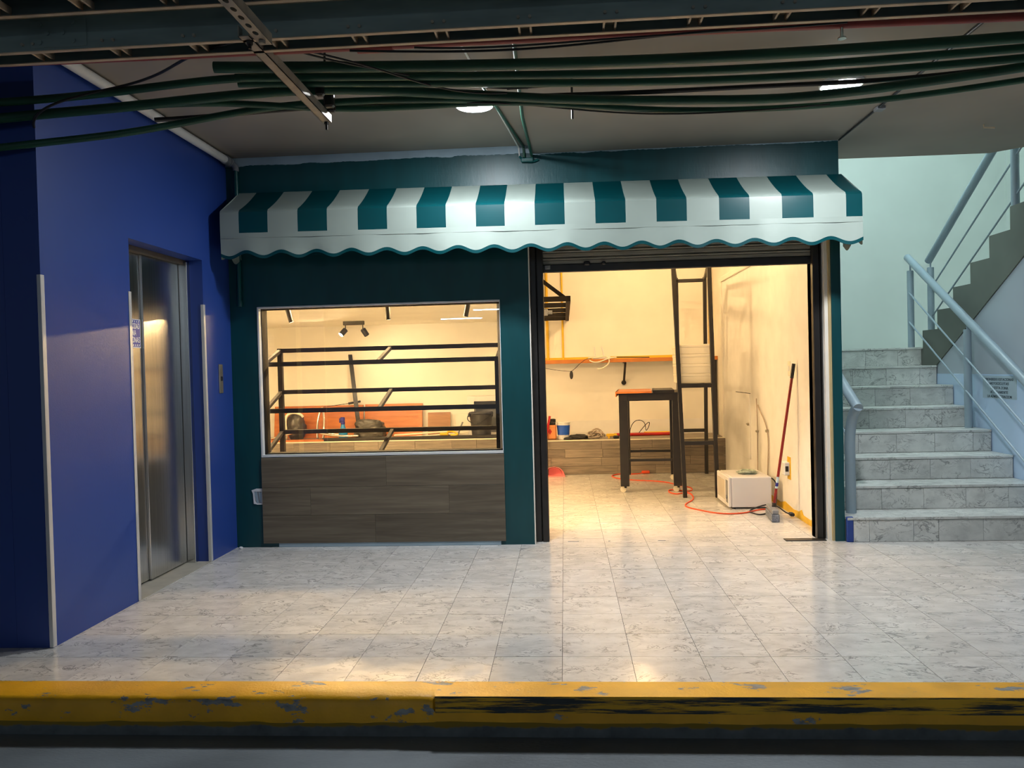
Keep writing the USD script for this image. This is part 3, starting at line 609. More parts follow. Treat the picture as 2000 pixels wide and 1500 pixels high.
obj('tube', tube([(-3.80, 6.02, PL+.055), (-3.45, 6.05, PL+.075), (-3.15, 6.10, PL+.13), (-2.95, 6.16, PL+.09), (-2.72, 6.2, PL+.07)], .013, 10, 24), 'chrome', cb, True)
obj('tube', tube([(-3.10, 6.12, PL+.12), (-2.9, 6.02, PL+.08), (-2.65, 5.98, PL+.062), (-2.50, 6.0, PL+.06)], .013, 10, 20), 'chrome', cb, True)
obj('tube', tube([(-3.07, 6.18, PL+.012), (-3.075, 6.20, PL+.17), (-3.055, 6.24, PL+.33), (-3.03, 6.27, PL+.40)], .014, 10, 20), 'chrome', cb, True)
obj('tube', tube([(-2.975, 6.10, PL+.012), (-2.965, 6.12, PL+.17), (-2.99, 6.2, PL+.33), (-3.03, 6.27, PL+.40)], .014, 10, 20), 'chrome', cb, True)
obj('paint_stick', [tube([(-3.02, 6.30, .862), (-2.72, 6.46, .895)], .004, 6), tube([(-2.74, 6.45, .893), (-2.60, 6.52, .915)], .014, 10)], 'bag', label='thin rod with a dark grip resting on top of the orange board', cat='rod')
sb_ = thing('spray_bottle', 'blue spray bottle with a dark blue trigger on the platform', 'spray bottle', (-2.73, 6.14, PL))
x, y = -2.73, 6.14
obj('bottle', lathe([(.052, 0), (.055, .01), (.055, .085), (.045, .125), (.026, .165), (.022, .20)], (x, y, PL), 24), 'cyan', sb_, 40)
obj('label_band', lathe([(.0475, .110), (.0475, .121), (.033, .150), (.030, .152)], (x, y, PL), 24), 'redp', sb_, 40, label='red label band')
obj('trigger_head', [lathe([(.024, .195), (.026, .20), (.026, .225), (.02, .235)], (x, y, PL), 18), box(x-.03, x+.024, y-.018, y+.018, PL+.232, PL+.285, .008), box(x-.045, x-.028, y-.01, y+.01, PL+.215, PL+.27, .004)], 'navy', sb_)
m = lump((-2.385, 6.14, PL+.112), (.185, .13, .135), 5, .24, 4, -.112, .6); obj('bin_bag', m, 'bag', None, True, 'crumpled shiny black bin bag in front of the orange board', 'bin bag')
cab = thing('metal_cabinet', 'open grey metal cabinet with a dark inside behind the black bucket', 'cabinet', (-.87, 6.45, PL))
obj('shell', [prism(sbox(-1.19, PL, -.50, .952).difference(sbox(-1.105, PL+.03, -.56, .888)), 'y', 6.33, 6.59), box(-1.19, -.5, 6.57, 6.59, PL, .95)], 'creamd', cab)
obj('inside', box(-1.10, -.565, 6.545, 6.572, PL+.03, .885), 'greyp', cab)
obj('top_shadow_strip', box(-1.104, -.565, 6.36, 6.40, .838, .886), 'dark', cab, label='black strip painted in for the shade under the top')  # shade inside the cabinet top, drawn as a black strip
bk = thing('bucket', 'dark grey plastic bucket with a wire handle in front of the open cabinet', 'bucket', (-1.0, 6.17, PL))
obj('pail', lathe([(.0, 0), (.110, 0), (.115, .006), (.142, .285), (.152, .292), (.152, .308), (.143, .312), (.137, .300), (.108, .02), (0, .02)], (-1.0, 6.17, PL), 36), 'bucket', bk, 30)
obj('handle', tube([(-1.14, 6.12, PL+.285), (-1.12, 6.02, PL+.20), (-1.03, 6.005, PL+.185), (-.92, 6.03, PL+.24), (-.862, 6.12, PL+.285)], .005, 8, 24), 'dark', bk, True)
obj('handle_lug', [box(-.872, -.846, 6.10, 6.14, PL+.255, PL+.30, .006), box(-1.154, -1.128, 6.10, 6.14, PL+.255, PL+.30, .006)], 'dark', bk)
obj('tool_scrap', [tube([(-1.42, 6.10, PL+.06), (-1.33, 6.06, PL+.08), (-1.28, 6.02, PL+.055), (-1.36, 6.0, PL+.05)], .012, 8, 16), box(-1.50, -1.40, 6.04, 6.09, PL+.04, PL+.07, .006)], 'yellow', label='small yellow and brown scrap by the open cabinet', cat='scrap')
obj('wood_offcut', bar((-1.30, 6.12, PL+.01), (-1.235, 6.20, PL+.19), .016), 'greyp', label='thin grey offcut propped beside the open cabinet', cat='offcut')

# ------------------------------------------------------------------ things on the shelf and platform seen through the doorway
ro = thing('router', 'white wireless router with two upright aerials lying on the orange-edged shelf', 'router', (.52, 6.42, 1.378))
obj('case', box(.40, .62, 6.36, 6.50, 1.379, 1.408, .008), 'white', ro)
obj('aerial', tube([(.43, 6.46, 1.40), (.427, 6.46, 1.47), (.425, 6.46, 1.535)], .009, 8, taper=[1, 1, .8]), 'white', ro, 40)
obj('aerial', tube([(.545, 6.46, 1.40), (.53, 6.46, 1.47), (.515, 6.46, 1.535)], .009, 8, taper=[1, 1, .8]), 'white', ro, 40)
obj('white_cable', tube([(.62, 6.40, 1.39), (.68, 6.33, 1.395), (.60, 6.284, 1.385), (.50, 6.284, 1.352), (.38, 6.285, 1.350), (.34, 6.33, 1.388), (.45, 6.34, 1.40), (.58, 6.30, 1.395), (.595, 6.282, 1.345), (.56, 6.28, 1.295), (.50, 6.283, 1.262), (.445, 6.285, 1.262)], .008, 8, 70), 'paper', None, True, 'white cable looped over the front of the shelf below the router', 'cable')
obj('flat_bar', bar((.66, 6.36, 1.398), (1.10, 6.40, 1.386), .02, .012), 'black', label='thin black bar lying on the shelf to the right of the router', cat='bar')
ad = thing('power_adapter', 'black power adapter hanging by its thin lead below the shelf', 'power adapter', (.125, 6.30, 1.19))
obj('adapter_body', lump((.125, 6.29, 1.19), (.022, .022, .052), 2, .06), 'dark', ad, True)
obj('lead', tube([(.125, 6.29, 1.235), (.20, 6.285, 1.295), (.29, 6.285, 1.37), (.38, 6.33, 1.385)], .003, 6, 16), 'cable', ad, True)
obj('lead', tube([(.125, 6.29, 1.235), (-.02, 6.29, 1.25), (-.22, 6.30, 1.285)], .0025, 6, 12), 'cable', ad, True)
jc = thing('jerrycan', 'apricot plastic container with a black cap at the left end of the platform', 'container', (-.13, 6.12, PZ))
obj('body', box(-.187, -.072, 6.05, 6.19, PZ, PZ+.178, .016), 'apricot', jc)
obj('cap', [box(-.18, -.085, 6.07, 6.17, PZ+.176, PZ+.215, .01), lathe([(.045, .21), (.045, .245), (.03, .25)], (-.125, 6.12, PZ), 16)], 'dark', jc)
obj('red_diamond', prism(Polygon([(-.19+.012, PZ+.10), (-.152, PZ+.135), (-.128, PZ+.10), (-.152, PZ+.062)]), 'y', 6.0485, 6.0505), 'redp', jc, label='red diamond mark')
obj('paint_scraper', bar((-.205, 6.03, PZ+.0), (-.150, 6.035, PZ+.29), .028, .018), 'redp', label='red tool standing in front of the apricot container', cat='tool')
pb = thing('paint_pail', 'white pail with a blue label next to the apricot container', 'pail', (.012, 6.12, PZ))
obj('pail', lathe([(.066, 0), (.080, .195), (.085, .198), (.085, .21), (.078, .212)], (.012, 6.12, PZ), 28), 'white', pb, 40)
obj('label', lathe([(.0722, .055), (.0802, .170), (.0795, .172)], (.012, 6.12, PZ), 28), 'bluep', pb, 40, label='blue label')
obj('tool_pouch', [lump((.19, 6.10, PZ+.022), (.13, .06, .034), 21, .4, 3, -.022), lump((.07, 6.03, PZ+.012), (.06, .03, .018), 22, .4, 2, -.012)], 'dark', None, True, 'black tool pouch lying on the platform next to the pail', 'tool pouch')
rp = []
for k in range(9):
    q = np.random.RandomState(40+k); c = V(.40, 6.08, PZ+.03)
    rp.append(tube([c+V(q.uniform(-.10, .11), q.uniform(-.05, .05), q.uniform(-.02, .045)) for _ in range(5)], .008, 6, 22))
obj('rope_heap', rp, 'rope', None, True, 'tangled heap of grey cord on the platform', 'cord')
obj('level', [box(.53, .66, 6.10, 6.14, PZ+.02, PZ+.055, .006), box(.55, .57, 6.08, 6.10, PZ, PZ+.03)], 'yellow', label='yellow hand tool on the platform beside the cord heap', cat='tool')
obj('dark_tool', box(.61, .68, 6.04, 6.08, PZ, PZ+.035, .008), 'dark', label='small black tool in front of the yellow hand tool', cat='tool')
obj('red_tube', tube([(.64, 6.36, PZ+.02), (1.36, 6.38, PZ+.02)], .020, 12), 'redp', None, 40, 'long red tube lying on the platform behind the high table', 'tube')
obj('yellow_tube', tube([(1.02, 6.46, PZ+.022), (1.36, 6.47, PZ+.022)], .022, 12), 'yellow', None, 40, 'short yellow tube lying behind the red tube', 'tube')
obj('wire_loop', tube([(.84, 6.40, PZ+.03), (.86, 6.42, PZ+.12), (.94, 6.44, PZ+.19), (1.03, 6.44, PZ+.14), (1.045, 6.44, PZ+.06), (1.07, 6.42, PZ+.10), (.95, 6.42, PZ+.03)], .004, 6, 40), 'cable', None, True, 'loop of thin dark wire standing behind the high table', 'wire')
obj('pole', [bar((-.185, 5.88, 0), (-.19, 5.90, .70), .016)], 'black', label='thin black pole standing on the floor by the left doorway guide', cat='pole')
# dustpan
dp = thing('dustpan', 'pink plastic dustpan on the shop floor by the platform', 'dustpan', (-.10, 5.80, 0))
P = []
for t in np.linspace(0, math.pi, 25):
    P.append([(-.11+.125*math.cos(t)*(1-.25*s), 5.76+.13*s, .004+.115*math.sin(t)*(1-.15*s)) for s in np.linspace(0, 1, 6)])
obj('hood', grid(P, (0, .003, .002)), 'pink', dp, 40)
obj('tray', box(-.240, .020, 5.72, 5.88, .001, .007, .002), 'pink', dp)
obj('back', prism(Polygon([(-.11+.092*math.cos(t), .003+.094*math.sin(t)) for t in np.linspace(0, math.pi, 18)]), 'y', 5.880, 5.886), 'pink', dp)

# ------------------------------------------------------------------ high table, rack, oven, broom, leads
ht_ = thing('high_table', 'tall black table on castors with an orange board on top', 'table', (.92, 4.95, 0))
ex, ey = V(.999, -.034, 0), V(.100, .995, 0); o0 = V(.578, 4.50, 0)
TP = lambda u, v, z: o0+ex*u+ey*v+V(0, 0, z)
for u, v in ((0.045, .045), (.575, .045), (.045, .90), (.575, .90)):
    z0 = .066
    obj('leg', bar(TP(u, v, z0), TP(u, v, .96), .088, .088, upv=ey), 'black', ht_)
    w = thing if False else None
    cw = TP(u-.02, v, .031)
    cst = obj('castor', [cyl(TP(u, v, .045), TP(u, v, .07), .016, 12), bar(TP(u, v, .055), TP(u-.02, v, .035), .020)], 'black', ht_, 40)
    ORIGIN[str(cst.GetPath())] = ORIGIN[str(ht_.GetPath())]
    obj('wheel', cyl(cw-ey*.012, cw+ey*.012, .030, 20), 'paper', cst, 40, label='cream wheel')
for a, b in (((.0, .045), (.62, .045)), ((0, .90), (.62, .90)), ((.045, .0), (.045, .945)), ((.575, 0), (.575, .945))):
    obj('apron', bar(TP(*a, .963), TP(*b, .963), .084, .072), 'black', ht_)
for v in (.045, .90):
    obj('stretcher', bar(TP(.09, v, .325), TP(.54, v, .325), .022, .026), 'black', ht_)
def slab(u0, u1, v0, v1, z0, z1): return prism(Polygon([TP(u, v, 0)[:2] for u, v in ((u0, v0), (u1, v0), (u1, v1), (u0, v1))]), 'z', z0, z1)
obj('top_frame', slab(0, .62, 0, .945, .995, 1.004), 'black', ht_)
obj('table_board', [slab(-.03, .33, -.02, .93, 1.004, 1.022), slab(-.032, -.02, -.022, .93, .972, 1.022)], 'orange_wood', ht_, label='orange board')
obj('dark_slab', slab(.345, .555, .02, .8, 1.004, 1.030), 'dark', ht_, label='black slab on the right half')
rk = thing('tall_rack', 'tall narrow black steel rack behind the high table', 'rack', (1.38, 5.0, 0))
legs = [((1.168, 4.161, 0), (1.100, 4.16, 2.27)), ((1.473, 4.150, 0), (1.436, 4.15, 2.27)), ((1.366, 5.84, 0), (1.335, 5.60, 2.27)), ((1.671, 5.83, 0), (1.652, 5.59, 2.27))]
at = lambda i, z: V(*legs[i][0])+(V(*legs[i][1])-V(*legs[i][0]))*z/2.27
for a, b in legs: obj('leg', bar(a, b, .038), 'black', rk)
for z in (.525, 1.075, 2.245):
    obj('cross_bar', bar(at(0, z), at(1, z), .030, .038), 'black', rk)
    obj('cross_bar', bar(at(2, z-.01), at(3, z-.01), .030, .038), 'black', rk)
for z in (1.075, 2.245):
    for i, j in ((0, 2), (1, 3)):
        obj('side_bar', bar(at(i, z), at(j, z), .030, .034), 'black', rk)
names = ['bottom white carton of the stack in the tall rack', 'second white carton from the bottom in the tall rack', 'third white carton from the bottom in the tall rack', 'topmost white carton of the stack in the tall rack']
for k in range(4):
    ct = thing('carton', names[k], 'carton', (1.27, 4.40, 1.098+k*.094))
    x0 = 1.160-.004*k; z = 1.098+k*.094; x1 = x0+.287
    obj('box', box(x0, x1, 4.19, 4.70, z, z+.080, .003), 'paper', ct)
    obj('lid', box(x0-.003, x1+.003, 4.187, 4.703, z+.064, z+.0925, .003), 'paper', ct)
mw = thing('microwave_oven', 'small white microwave oven standing on the shop floor by the right wall', 'microwave oven', (1.64, 3.77, 0))
obj('cabinet', box(1.475, 1.82, 3.515, 4.02, .014, .280, .008), 'mw', mw)
dr = obj('door', box(1.447, 1.473, 3.515, 4.02, .016, .279, .006), 'mw', mw); ORIGIN[str(dr.GetPath())] = ORIGIN[str(mw.GetPath())]
obj('door_window', box(1.4455, 1.449, 3.66, 3.98, .06, .235, .002), 'mwd', dr)
obj('control_strip', [box(1.4455, 1.449, 3.53, 3.62, .05, .25, .002), cyl((1.438, 3.575, .10), (1.448, 3.575, .10), .018, 16)], 'greyp', dr)
obj('foot', [cyl((x, y, 0), (x, y, .016), .014, 12) for x, y in ((1.50, 3.55), (1.79, 3.55), (1.50, 3.98), (1.79, 3.98))], 'dark', mw)
obj('rag', [lump((1.665, 3.74, .292), (.085, .075, .016), 31, .5, 3, -.010), tube([(1.60, 3.70, .30), (1.66, 3.66, .306), (1.73, 3.72, .303), (1.68, 3.80, .306), (1.61, 3.77, .302)], .010, 8, 20)], 'cloth', None, True, 'crumpled green-grey rag on top of the white microwave oven', 'rag')
bw = thing('broom', 'red-handled broom leaning on the right wall beside the microwave oven', 'broom', (1.70, 3.05, 0))
hb, htp = V(1.715, 3.06, .085), V(1.893, 3.04, 1.262)
obj('handle', tube([hb, htp], .0115, 12), 'maroon', bw, 40)
obj('grip', tube([hb+(htp-hb)*.90, htp], .0145, 12), 'dark', bw, 40, label='black grip')
obj('print_band', tube([hb+(htp-hb)*.14, hb+(htp-hb)*.22], .0120, 12), 'sheet', bw, 40, label='pale printed band')
obj('print_patch', tube([hb+(htp-hb)*.155, hb+(htp-hb)*.18], .0124, 12), 'navy', bw, 40)
obj('ferrule', tube([hb-V(0, 0, .02), hb+(htp-hb)*.04], .018, 12), 'dark', bw, 40)
rot = trimesh.transformations.rotation_matrix(math.radians(-6), (0, 0, 1), (1.705, 3.06, 0))
h1 = box(1.68, 1.735, 2.915, 3.225, .060, .100, .008); h1.apply_transform(rot); obj('head', h1, 'greyp', bw)
h2 = box(1.675, 1.740, 2.905, 3.235, .001, .062, .006); h2.apply_transform(rot); obj('bristles', h2, 'wool', bw)
oc = thing('extension_cord', 'orange extension cord winding over the shop floor around the high table', 'extension cord', (1.1, 4.6, 0))
obj('lead', tube([(.93, 5.90, .012), (.80, 5.86, .006), (.68, 5.88, .006), (.58, 5.78, .006), (.60, 5.55, .006), (.78, 5.36, .006), (1.06, 5.22, .006), (1.22, 4.95, .006), (1.31, 4.62, .006), (1.25, 4.52, .006), (1.10, 4.60, .010), (1.06, 4.47, .006), (1.13, 4.36, .006), (1.20, 4.42, .006), (1.24, 4.12, .006), (1.17, 3.90, .006), (1.10, 3.68, .006), (1.20, 3.45, .006), (1.38, 3.28, .006), (1.55, 3.32, .006), (1.66, 3.42, .006), (1.78, 3.47, .006)], .0062, 8, 160), 'orange_cord', oc, True)
obj('socket_end', [box(.925, 1.02, 5.885, 5.925, .004, .038, .008)], 'orange_cord', oc)
obj('plug', cyl((1.775, 3.30, .018), (1.80, 3.40, .020), .016, 12), 'redp', oc, 40)
pc = thing('power_lead', 'black power lead with plug from the microwave oven across the floor', 'power lead', (1.75, 3.4, 0))
obj('lead', tube([(1.82, 3.62, .262), (1.862, 3.60, .24), (1.872, 3.55, .12), (1.84, 3.48, .02), (1.74, 3.30, .007), (1.64, 3.22, .007), (1.60, 3.30, .007), (1.66, 3.48, .012), (1.76, 3.44, .05), (1.84, 3.25, .035), (1.865, 3.12, .03)], .0058, 8, 70), 'cable', pc, True)
obj('plug', [box(1.85, 1.885, 3.06, 3.125, .016, .044, .007)], 'dark', pc)

# ------------------------------------------------------------------ stairs
SR, ST, SY, SX0, SX1 = .1735, .302, 2.185, 1.99, 3.45
sc = thing('staircase', 'marble-clad flight of eight steps to the right of the shop front', 'staircase', (2.7, SY, 0))
prof = [(SY+.017, 0)]
for k in range(8): prof += [(SY+.017+k*ST, (k+1)*SR-.0195), (SY+.017+(k+1)*ST if k < 7 else 5.5, (k+1)*SR-.0195)]
prof += [(5.5, 0)]
obj('stair_body', prism(Polygon(prof), 'x', SX0+.002, SX1-.002), 'grout', sc)
for k in range(8):
    y = SY+k*ST; z = k*SR
    cuts = [SX0+.004 if k else SX0+.047]; x = SX0+((.155, .06, .245, .12, .02, .19, .11, .04)[k])
    while x < SX1-.02:
        cuts.append(x); x += (.30 if not (k == 0 and len(cuts) in (2, 3)) else (.30, .17)[len(cuts)-2])
    cuts = sorted(cuts)+[SX1]
    for a, b in zip(cuts, cuts[1:]):
        if b-a > .01: obj('riser_tile', box(a+.0010, b-.0010, y+rng.uniform(-.0006, .0006), y+.016, z+.0015, z+SR-.0215, .001), 'stair', sc)
    tc = [SX0+.004, SX0+.36+.11*(k % 3), SX0+.82+.1*(k % 2), SX1]
    for a, b in zip(tc, tc[1:]):
        obj('tread', box(a+.0006, b-.0006, y-.006, (y+ST+.016) if k < 7 else 5.49, z+SR-.019, z+SR+rng.uniform(-.0005, .0003), .002), 'stair', sc)
struct('trim_8', box(1.9905, 2.036, SY-.004, SY+.02, 0, .178, .004), 'blue', 'short blue painted end of the first step beside the teal wall', 'step end')
# upper flight coming back towards the viewer
LZ = 1.372
z2 = [(4.30, LZ)]
for k in range(6): z2 += [(4.27-.2965*k, LZ+.174*k), (4.27-.2965*k, LZ+.174*(k+1))]
z2 += [(4.27-.2965*6, LZ+.174*6), (2.49, 2.092), (4.06, 1.185), (4.30, 1.185)]
uf = thing('upper_flight', 'dark grey saw-toothed upper flight of stairs rising towards the viewer', 'staircase', (4.1, 3.4, LZ))
obj('stringer', prism(Polygon(z2), 'x', 3.452, 3.50), 'stringer', uf)
obj('flight_body', prism(Polygon(z2).buffer(-.004), 'x', 3.50, 4.9), 'stringer', uf)
struct('wall_spandrel', prism(Polygon([(SY, 0), (4.45, 0), (4.45, 1.0), (4.05, 1.19), (2.30, 2.20), (SY, 2.27)]), 'x', 3.462, 3.62), 'grey_blue', 'grey-blue wall under the upper flight of stairs', 'wall')
struct('wall_far', box(3.622, 7.0, 2.19, 2.30, 0, CZ-.001), 'grey_blue', 'plain grey-blue wall to the right of the stairs', 'wall')
struct('trim_9', box(3.456, 3.47, SY+.002, 4.2, 0, 1.137, .002), 'sky', 'glossy light blue lower band of the wall beside the stairs', 'wainscot')
struct('wall_landing', box(1.93, 5.0, 5.5, 5.6, 0, 5.3), 'mint', 'pale green back wall of the stair landing', 'wall')
struct('wall_stair_left', box(RX+.071, 1.9965, FY+.131, 5.5, 0, 5.3), 'mint', 'pale green left wall of the stairwell', 'wall')
struct('wall_stair_right', box(4.905, 5.0, 2.0, 5.5, 0, 5.3), 'mint', 'pale green right wall of the stairwell', 'wall')
struct('floor_landing', box(3.455, 4.9, 4.31, 5.495, .9, LZ+.012), 'stair', 'landing floor at the foot of the upper flight', 'floor')
struct('ceiling_stairwell', box(1.9, 5.0, 1.6, 5.6, 5.2, 5.3), 'mint', 'ceiling high above the stairs', 'ceiling')
struct('wall_upper', box(1.9, 5.0, 1.9, 2.0, 3.05, 5.3), 'mint', 'wall above the terrace ceiling closing the stairwell', 'wall')
ns = thing('wall_notice', 'paper notice with five lines of capitals on the blue wall beside the stairs', 'notice', (3.455, 2.97, 1.05))
obj('sheet', box(3.4535, 3.4565, 2.735, 3.215, .945, 1.125), 'sheet', ns)
for t, z, w in (('PROHIBIDO ESTACIONAR', 1.088, .40), ('MOTOCICLETAS', 1.055, .27), ('EN ESTA ZONA', 1.021, .25), ('ATENTAMENTE', .987, .25), ('LA ADMINISTRACION', .953, .345)):
    obj('lettering', letters(t, .019, (3.4532, 2.975+w/2, z), (0, -1, 0), (0, 0, 1), True, w, .0008), 'ink', ns)
def railing(name, label, posts, rail, bars, rr=.034):
    t = thing(name, label, 'railing', posts[0][0])
    for p, q in posts:
        obj('post', lathe([(.028, 0), (.030, .004), (.030, q[2]-p[2]-.004), (.027, q[2]-p[2])], p, 18), 'rail', t, 40)
        obj('pin', cyl((q[0], q[1], q[2]-.01), (q[0], q[1], q[2]+.06), .008, 8), 'rail', t, 40)
    obj('handrail', tube(rail, rr, 18), 'rail', t, 50)
    for b in bars: obj('bar', tube(b, .0075, 8), 'rail', t, 40)
    return t
RX1 = 3.375
railing('stair_railing', 'light blue-grey pipe railing along the right side of the marble steps',
    [((RX1, 4.335, 1.389), (RX1, 4.335, 2.125)), ((RX1, 3.29, .695), (RX1, 3.29, 1.510)), ((RX1, 2.26, .174), (RX1, 2.26, .90))],
    [(RX1, 4.395, 2.262), (RX1, 2.20, .925)],
    [[(RX1-.022, 4.32, 1.915), (RX1-.022, 2.26, .648)], [(RX1-.022, 4.32, 1.632), (RX1-.022, 2.26, .385)]])
RX2 = 3.50
railing('upper_railing', 'grey pipe railing along the upper flight of stairs, rising to the right',
    [((RX2, 4.195, LZ+.174), (RX2, 4.195, 2.135)), ((RX2, 2.80, LZ+.174*5), (RX2, 2.80, 3.02))],
    [(RX2, 4.235, 2.200), (RX2, 3.14, 2.904), (RX2, 2.10, 3.57)],
    [[(RX2, 4.17, 1.95), (RX2, 2.0, 3.28)], [(RX2, 4.17, 1.675), (RX2, 2.0, 2.975)]])
lr = thing('end_railing', 'short bent pipe railing at the left foot of the marble steps', 'railing', (2.085, 2.36, .1735))
obj('bent_pipe', [tube([(2.083, 2.36, .1735), (2.083, 2.36, .40), (2.083, 2.36, .62), (2.086, 2.350, .78), (2.094, 2.315, .885), (2.106, 2.262, .945)], .036, 18, 40), tube([(2.106, 2.252, .936), (2.106, 2.9, 1.308), (2.106, 4.2, 2.055)], .036, 18)], 'rail', lr, 40)
obj('bar', tube([(2.084, 2.38, .70), (2.084, 4.2, 1.82)], .0075, 8), 'rail', lr, 40)

# ------------------------------------------------------------------ cable trays, struts, conduits and cables under the ceiling
def tray(name, label, y0, y1, z, h, x0, x1, bolts):
    t = thing(name, label, 'cable tray', (0, (y0+y1)/2, z))
    for y, s in ((y0, 1), (y1, -1)):
        obj('side_rail', [box(x0, x1, y-.0015, y+.0015, z+.002, z+h, .0005)], 'tray', t)
        obj('rail_flange', [box(x0, x1, min(y, y+s*.016)-.002, max(y, y+s*.016)+.002, z-.001, z+.003, .0008), box(x0, x1, min(y, y-s*.0)-.006, max(y, y+s*.014), z+h-.002, z+h+.002, .0008)], 'flange', t)
    x = x0+.11
    k = 0
    while x < x1:
        obj('rung', [box(x, x+.008, y0, y1, z+.012, z+.036, .001), box(x+.042, x+.05, y0, y1, z+.012, z+.036, .001), box(x, x+.05, y0, y1, z+.034, z+.037)], 'flange', t)
        if bolts:
            obj('bolt', [cyl((x+.004, y0-.010, z+.026), (x+.004, y0, z+.026), .006, 6), cyl((x+.046, y0-.010, z+.026), (x+.046, y0, z+.026), .006, 6)], 'strut', t)
        x += .309
    obj('tray_cables', [tube([(x0, y0+.03+.022*i, z+.055+.01*(i % 2)), (x1, y0+.03+.022*i, z+.055+.01*(i % 2))], .011, 8) for i in range(int((y1-y0-.04)/.022)+1)], 'cable', t)
    return t
tb = tray('cable_tray', 'long green-grey ladder cable tray with bolted side rails under the ceiling', -.606, -.490, 2.501, .124, -3.3, 3.4, True)
obj('splice_plate', [box(-1.92, -1.70, -.612, -.606, 2.512, 2.612, .002)]+[cyl((x, -.618, z), (x, -.610, z), .009, 8) for x, z in ((-1.88, 2.595), (-1.88, 2.53), (-1.85, 2.563), (-1.79, 2.563), (-1.75, 2.60), (-1.75, 2.53))], 'tray', tb)
tray('cable_tray', 'second cable tray nearest the viewer, only its underside showing at the top left', -.98, -.725, 2.572, .12, -3.3, 3.0, False)
s1 = thing('strut_channel', 'perforated strut channel under the cable trays at the top left', 'strut', (-1.0, -.9, 2.47))
hole = unary_union([Polygon([(-1.0+.009*math.cos(a)*(1), y+.017*math.sin(a)) for a in np.linspace(0, 6.28, 17)[:-1]]) for y in np.arange(-1.36, -.68, .060)])
obj('channel', [prism(sbox(-1.022, -1.42, -.978, -.662).difference(hole), 'z', 2.455, 2.458), box(-1.022, -1.019, -1.42, -.662, 2.456, 2.494), box(-.981, -.978, -1.42, -.662, 2.456, 2.494)], 'strut', s1)
obj('bolt', [cyl((-1.0, -.70, 2.443), (-1.0, -.70, 2.458), .012, 6), cyl((-1.0, -.70, 2.45), (-1.0, -.70, 2.5), .006, 8)], 'strut', s1)
s2 = thing('strut_channel', 'long strut channel crossing under the green conduits with a threaded rod at its end', 'strut', (-1.09, -.13, 2.5))
obj('channel', [box(-1.112, -1.070, -.64, .365, 2.500, 2.503), box(-1.112, -1.109, -.64, .365, 2.500, 2.541), box(-1.073, -1.070, -.64, .365, 2.500, 2.541)], 'strut', s2)
obj('threaded_rod', [cyl((-1.090, .345, 2.462), (-1.090, .345, 2.88), .006, 8), cyl((-1.090, .345, 2.489), (-1.090, .345, 2.499), .012, 6), cyl((-1.085, -.60, 2.47), (-1.085, -.60, 2.88), .006, 8), cyl((-1.085, -.60, 2.485), (-1.085, -.60, 2.498), .012, 6)], 'black', s2)
for b in ((-1.068, -1.028, .10, .135, 2.545, 2.62), (-1.068, -1.02, .225, .265, 2.535, 2.61), (-1.068, -1.03, .285, .315, 2.53, 2.60)): obj('pipe_clamp', box(*b, .008), 'black', s2)
def cond(label, pts, r, name='conduit', mat='conduit', n=12, cat='conduit', sm=70):
    obj(name, tube(pts, r, n, sm), mat, None, True, label, cat)
cond('topmost straight green conduit below the cable tray', [(-1.445, -.103, 2.612), (-.16, .035, 2.612), (.96, .07, 2.612), (2.05, .02, 2.612), (3.6, -.05, 2.61)], .0240)
cond('second straight green conduit, just below the topmost one', [(-1.394, .0, 2.602), (-.166, .135, 2.602), (.98, .195, 2.602), (2.10, .115, 2.602), (3.6, .03, 2.60)], .0185)
cond('third green conduit, dark and close under the second one', [(-1.394, .03, 2.588), (-.166, .195, 2.588), (.98, .285, 2.588), (2.10, .200, 2.588), (3.6, .10, 2.59)], .0180)
cond('flexible green conduit bending left from the end of the second straight one', [(-7.5, -.35, 2.40), (-5, -.2, 2.45), (-3.4, -.06, 2.52), (-2.575, .02, 2.553), (-2.062, .035, 2.575), (-1.714, .025, 2.595), (-1.37, .0, 2.600)], .0180)
cond('long sagging green conduit crossing the whole picture above the lit lamp', [(-7.5, -.3, 2.20), (-5, -.17, 2.29), (-3.4, -.03, 2.42), (-2.69, .03, 2.475), (-2.43, .05, 2.497), (-2.0, .08, 2.525), (-1.356, .12, 2.573), (-1.017, .137, 2.580), (-.513, .254, 2.580), (-.18, .349, 2.58), (.19, .444, 2.58), (.825, .534, 2.58), (1.079, .555, 2.58), (1.656, .459, 2.58), (2.149, .289, 2.58), (3.4, .0, 2.58)], .0225, sm=120)
cond('lowest green conduit at the left, rising to the end of the long strut', [(-7.5, -.4, 1.95), (-5, -.25, 2.09), (-3.3, -.05, 2.27), (-2.53, .06, 2.362), (-2.33, .09, 2.385), (-1.99, .16, 2.435), (-1.57, .25, 2.525), (-1.38, .29, 2.562), (-1.068, .305, 2.58), (-.717, .315, 2.58), (-.36, .37, 2.58), (.0, .44, 2.572)], .0170, sm=100)
cond('lowest green conduit at the right, sagging below the others', [(-7.53, -.265, 2.21), (-5.03, -.135, 2.302), (-3.43, .005, 2.432), (-2.71, .063, 2.486), (-2.45, .085, 2.509), (-2.02, .115, 2.537), (-1.55, .205, 2.566), (-1.079, .345, 2.566), (-.608, .378, 2.566), (-.181, .40, 2.57), (.116, .480, 2.57), (.452, .588, 2.57), (1.11, .674, 2.57), (1.601, .629, 2.57), (2.228, .43, 2.57), (3.4, .05, 2.57)], .0155, sm=110)
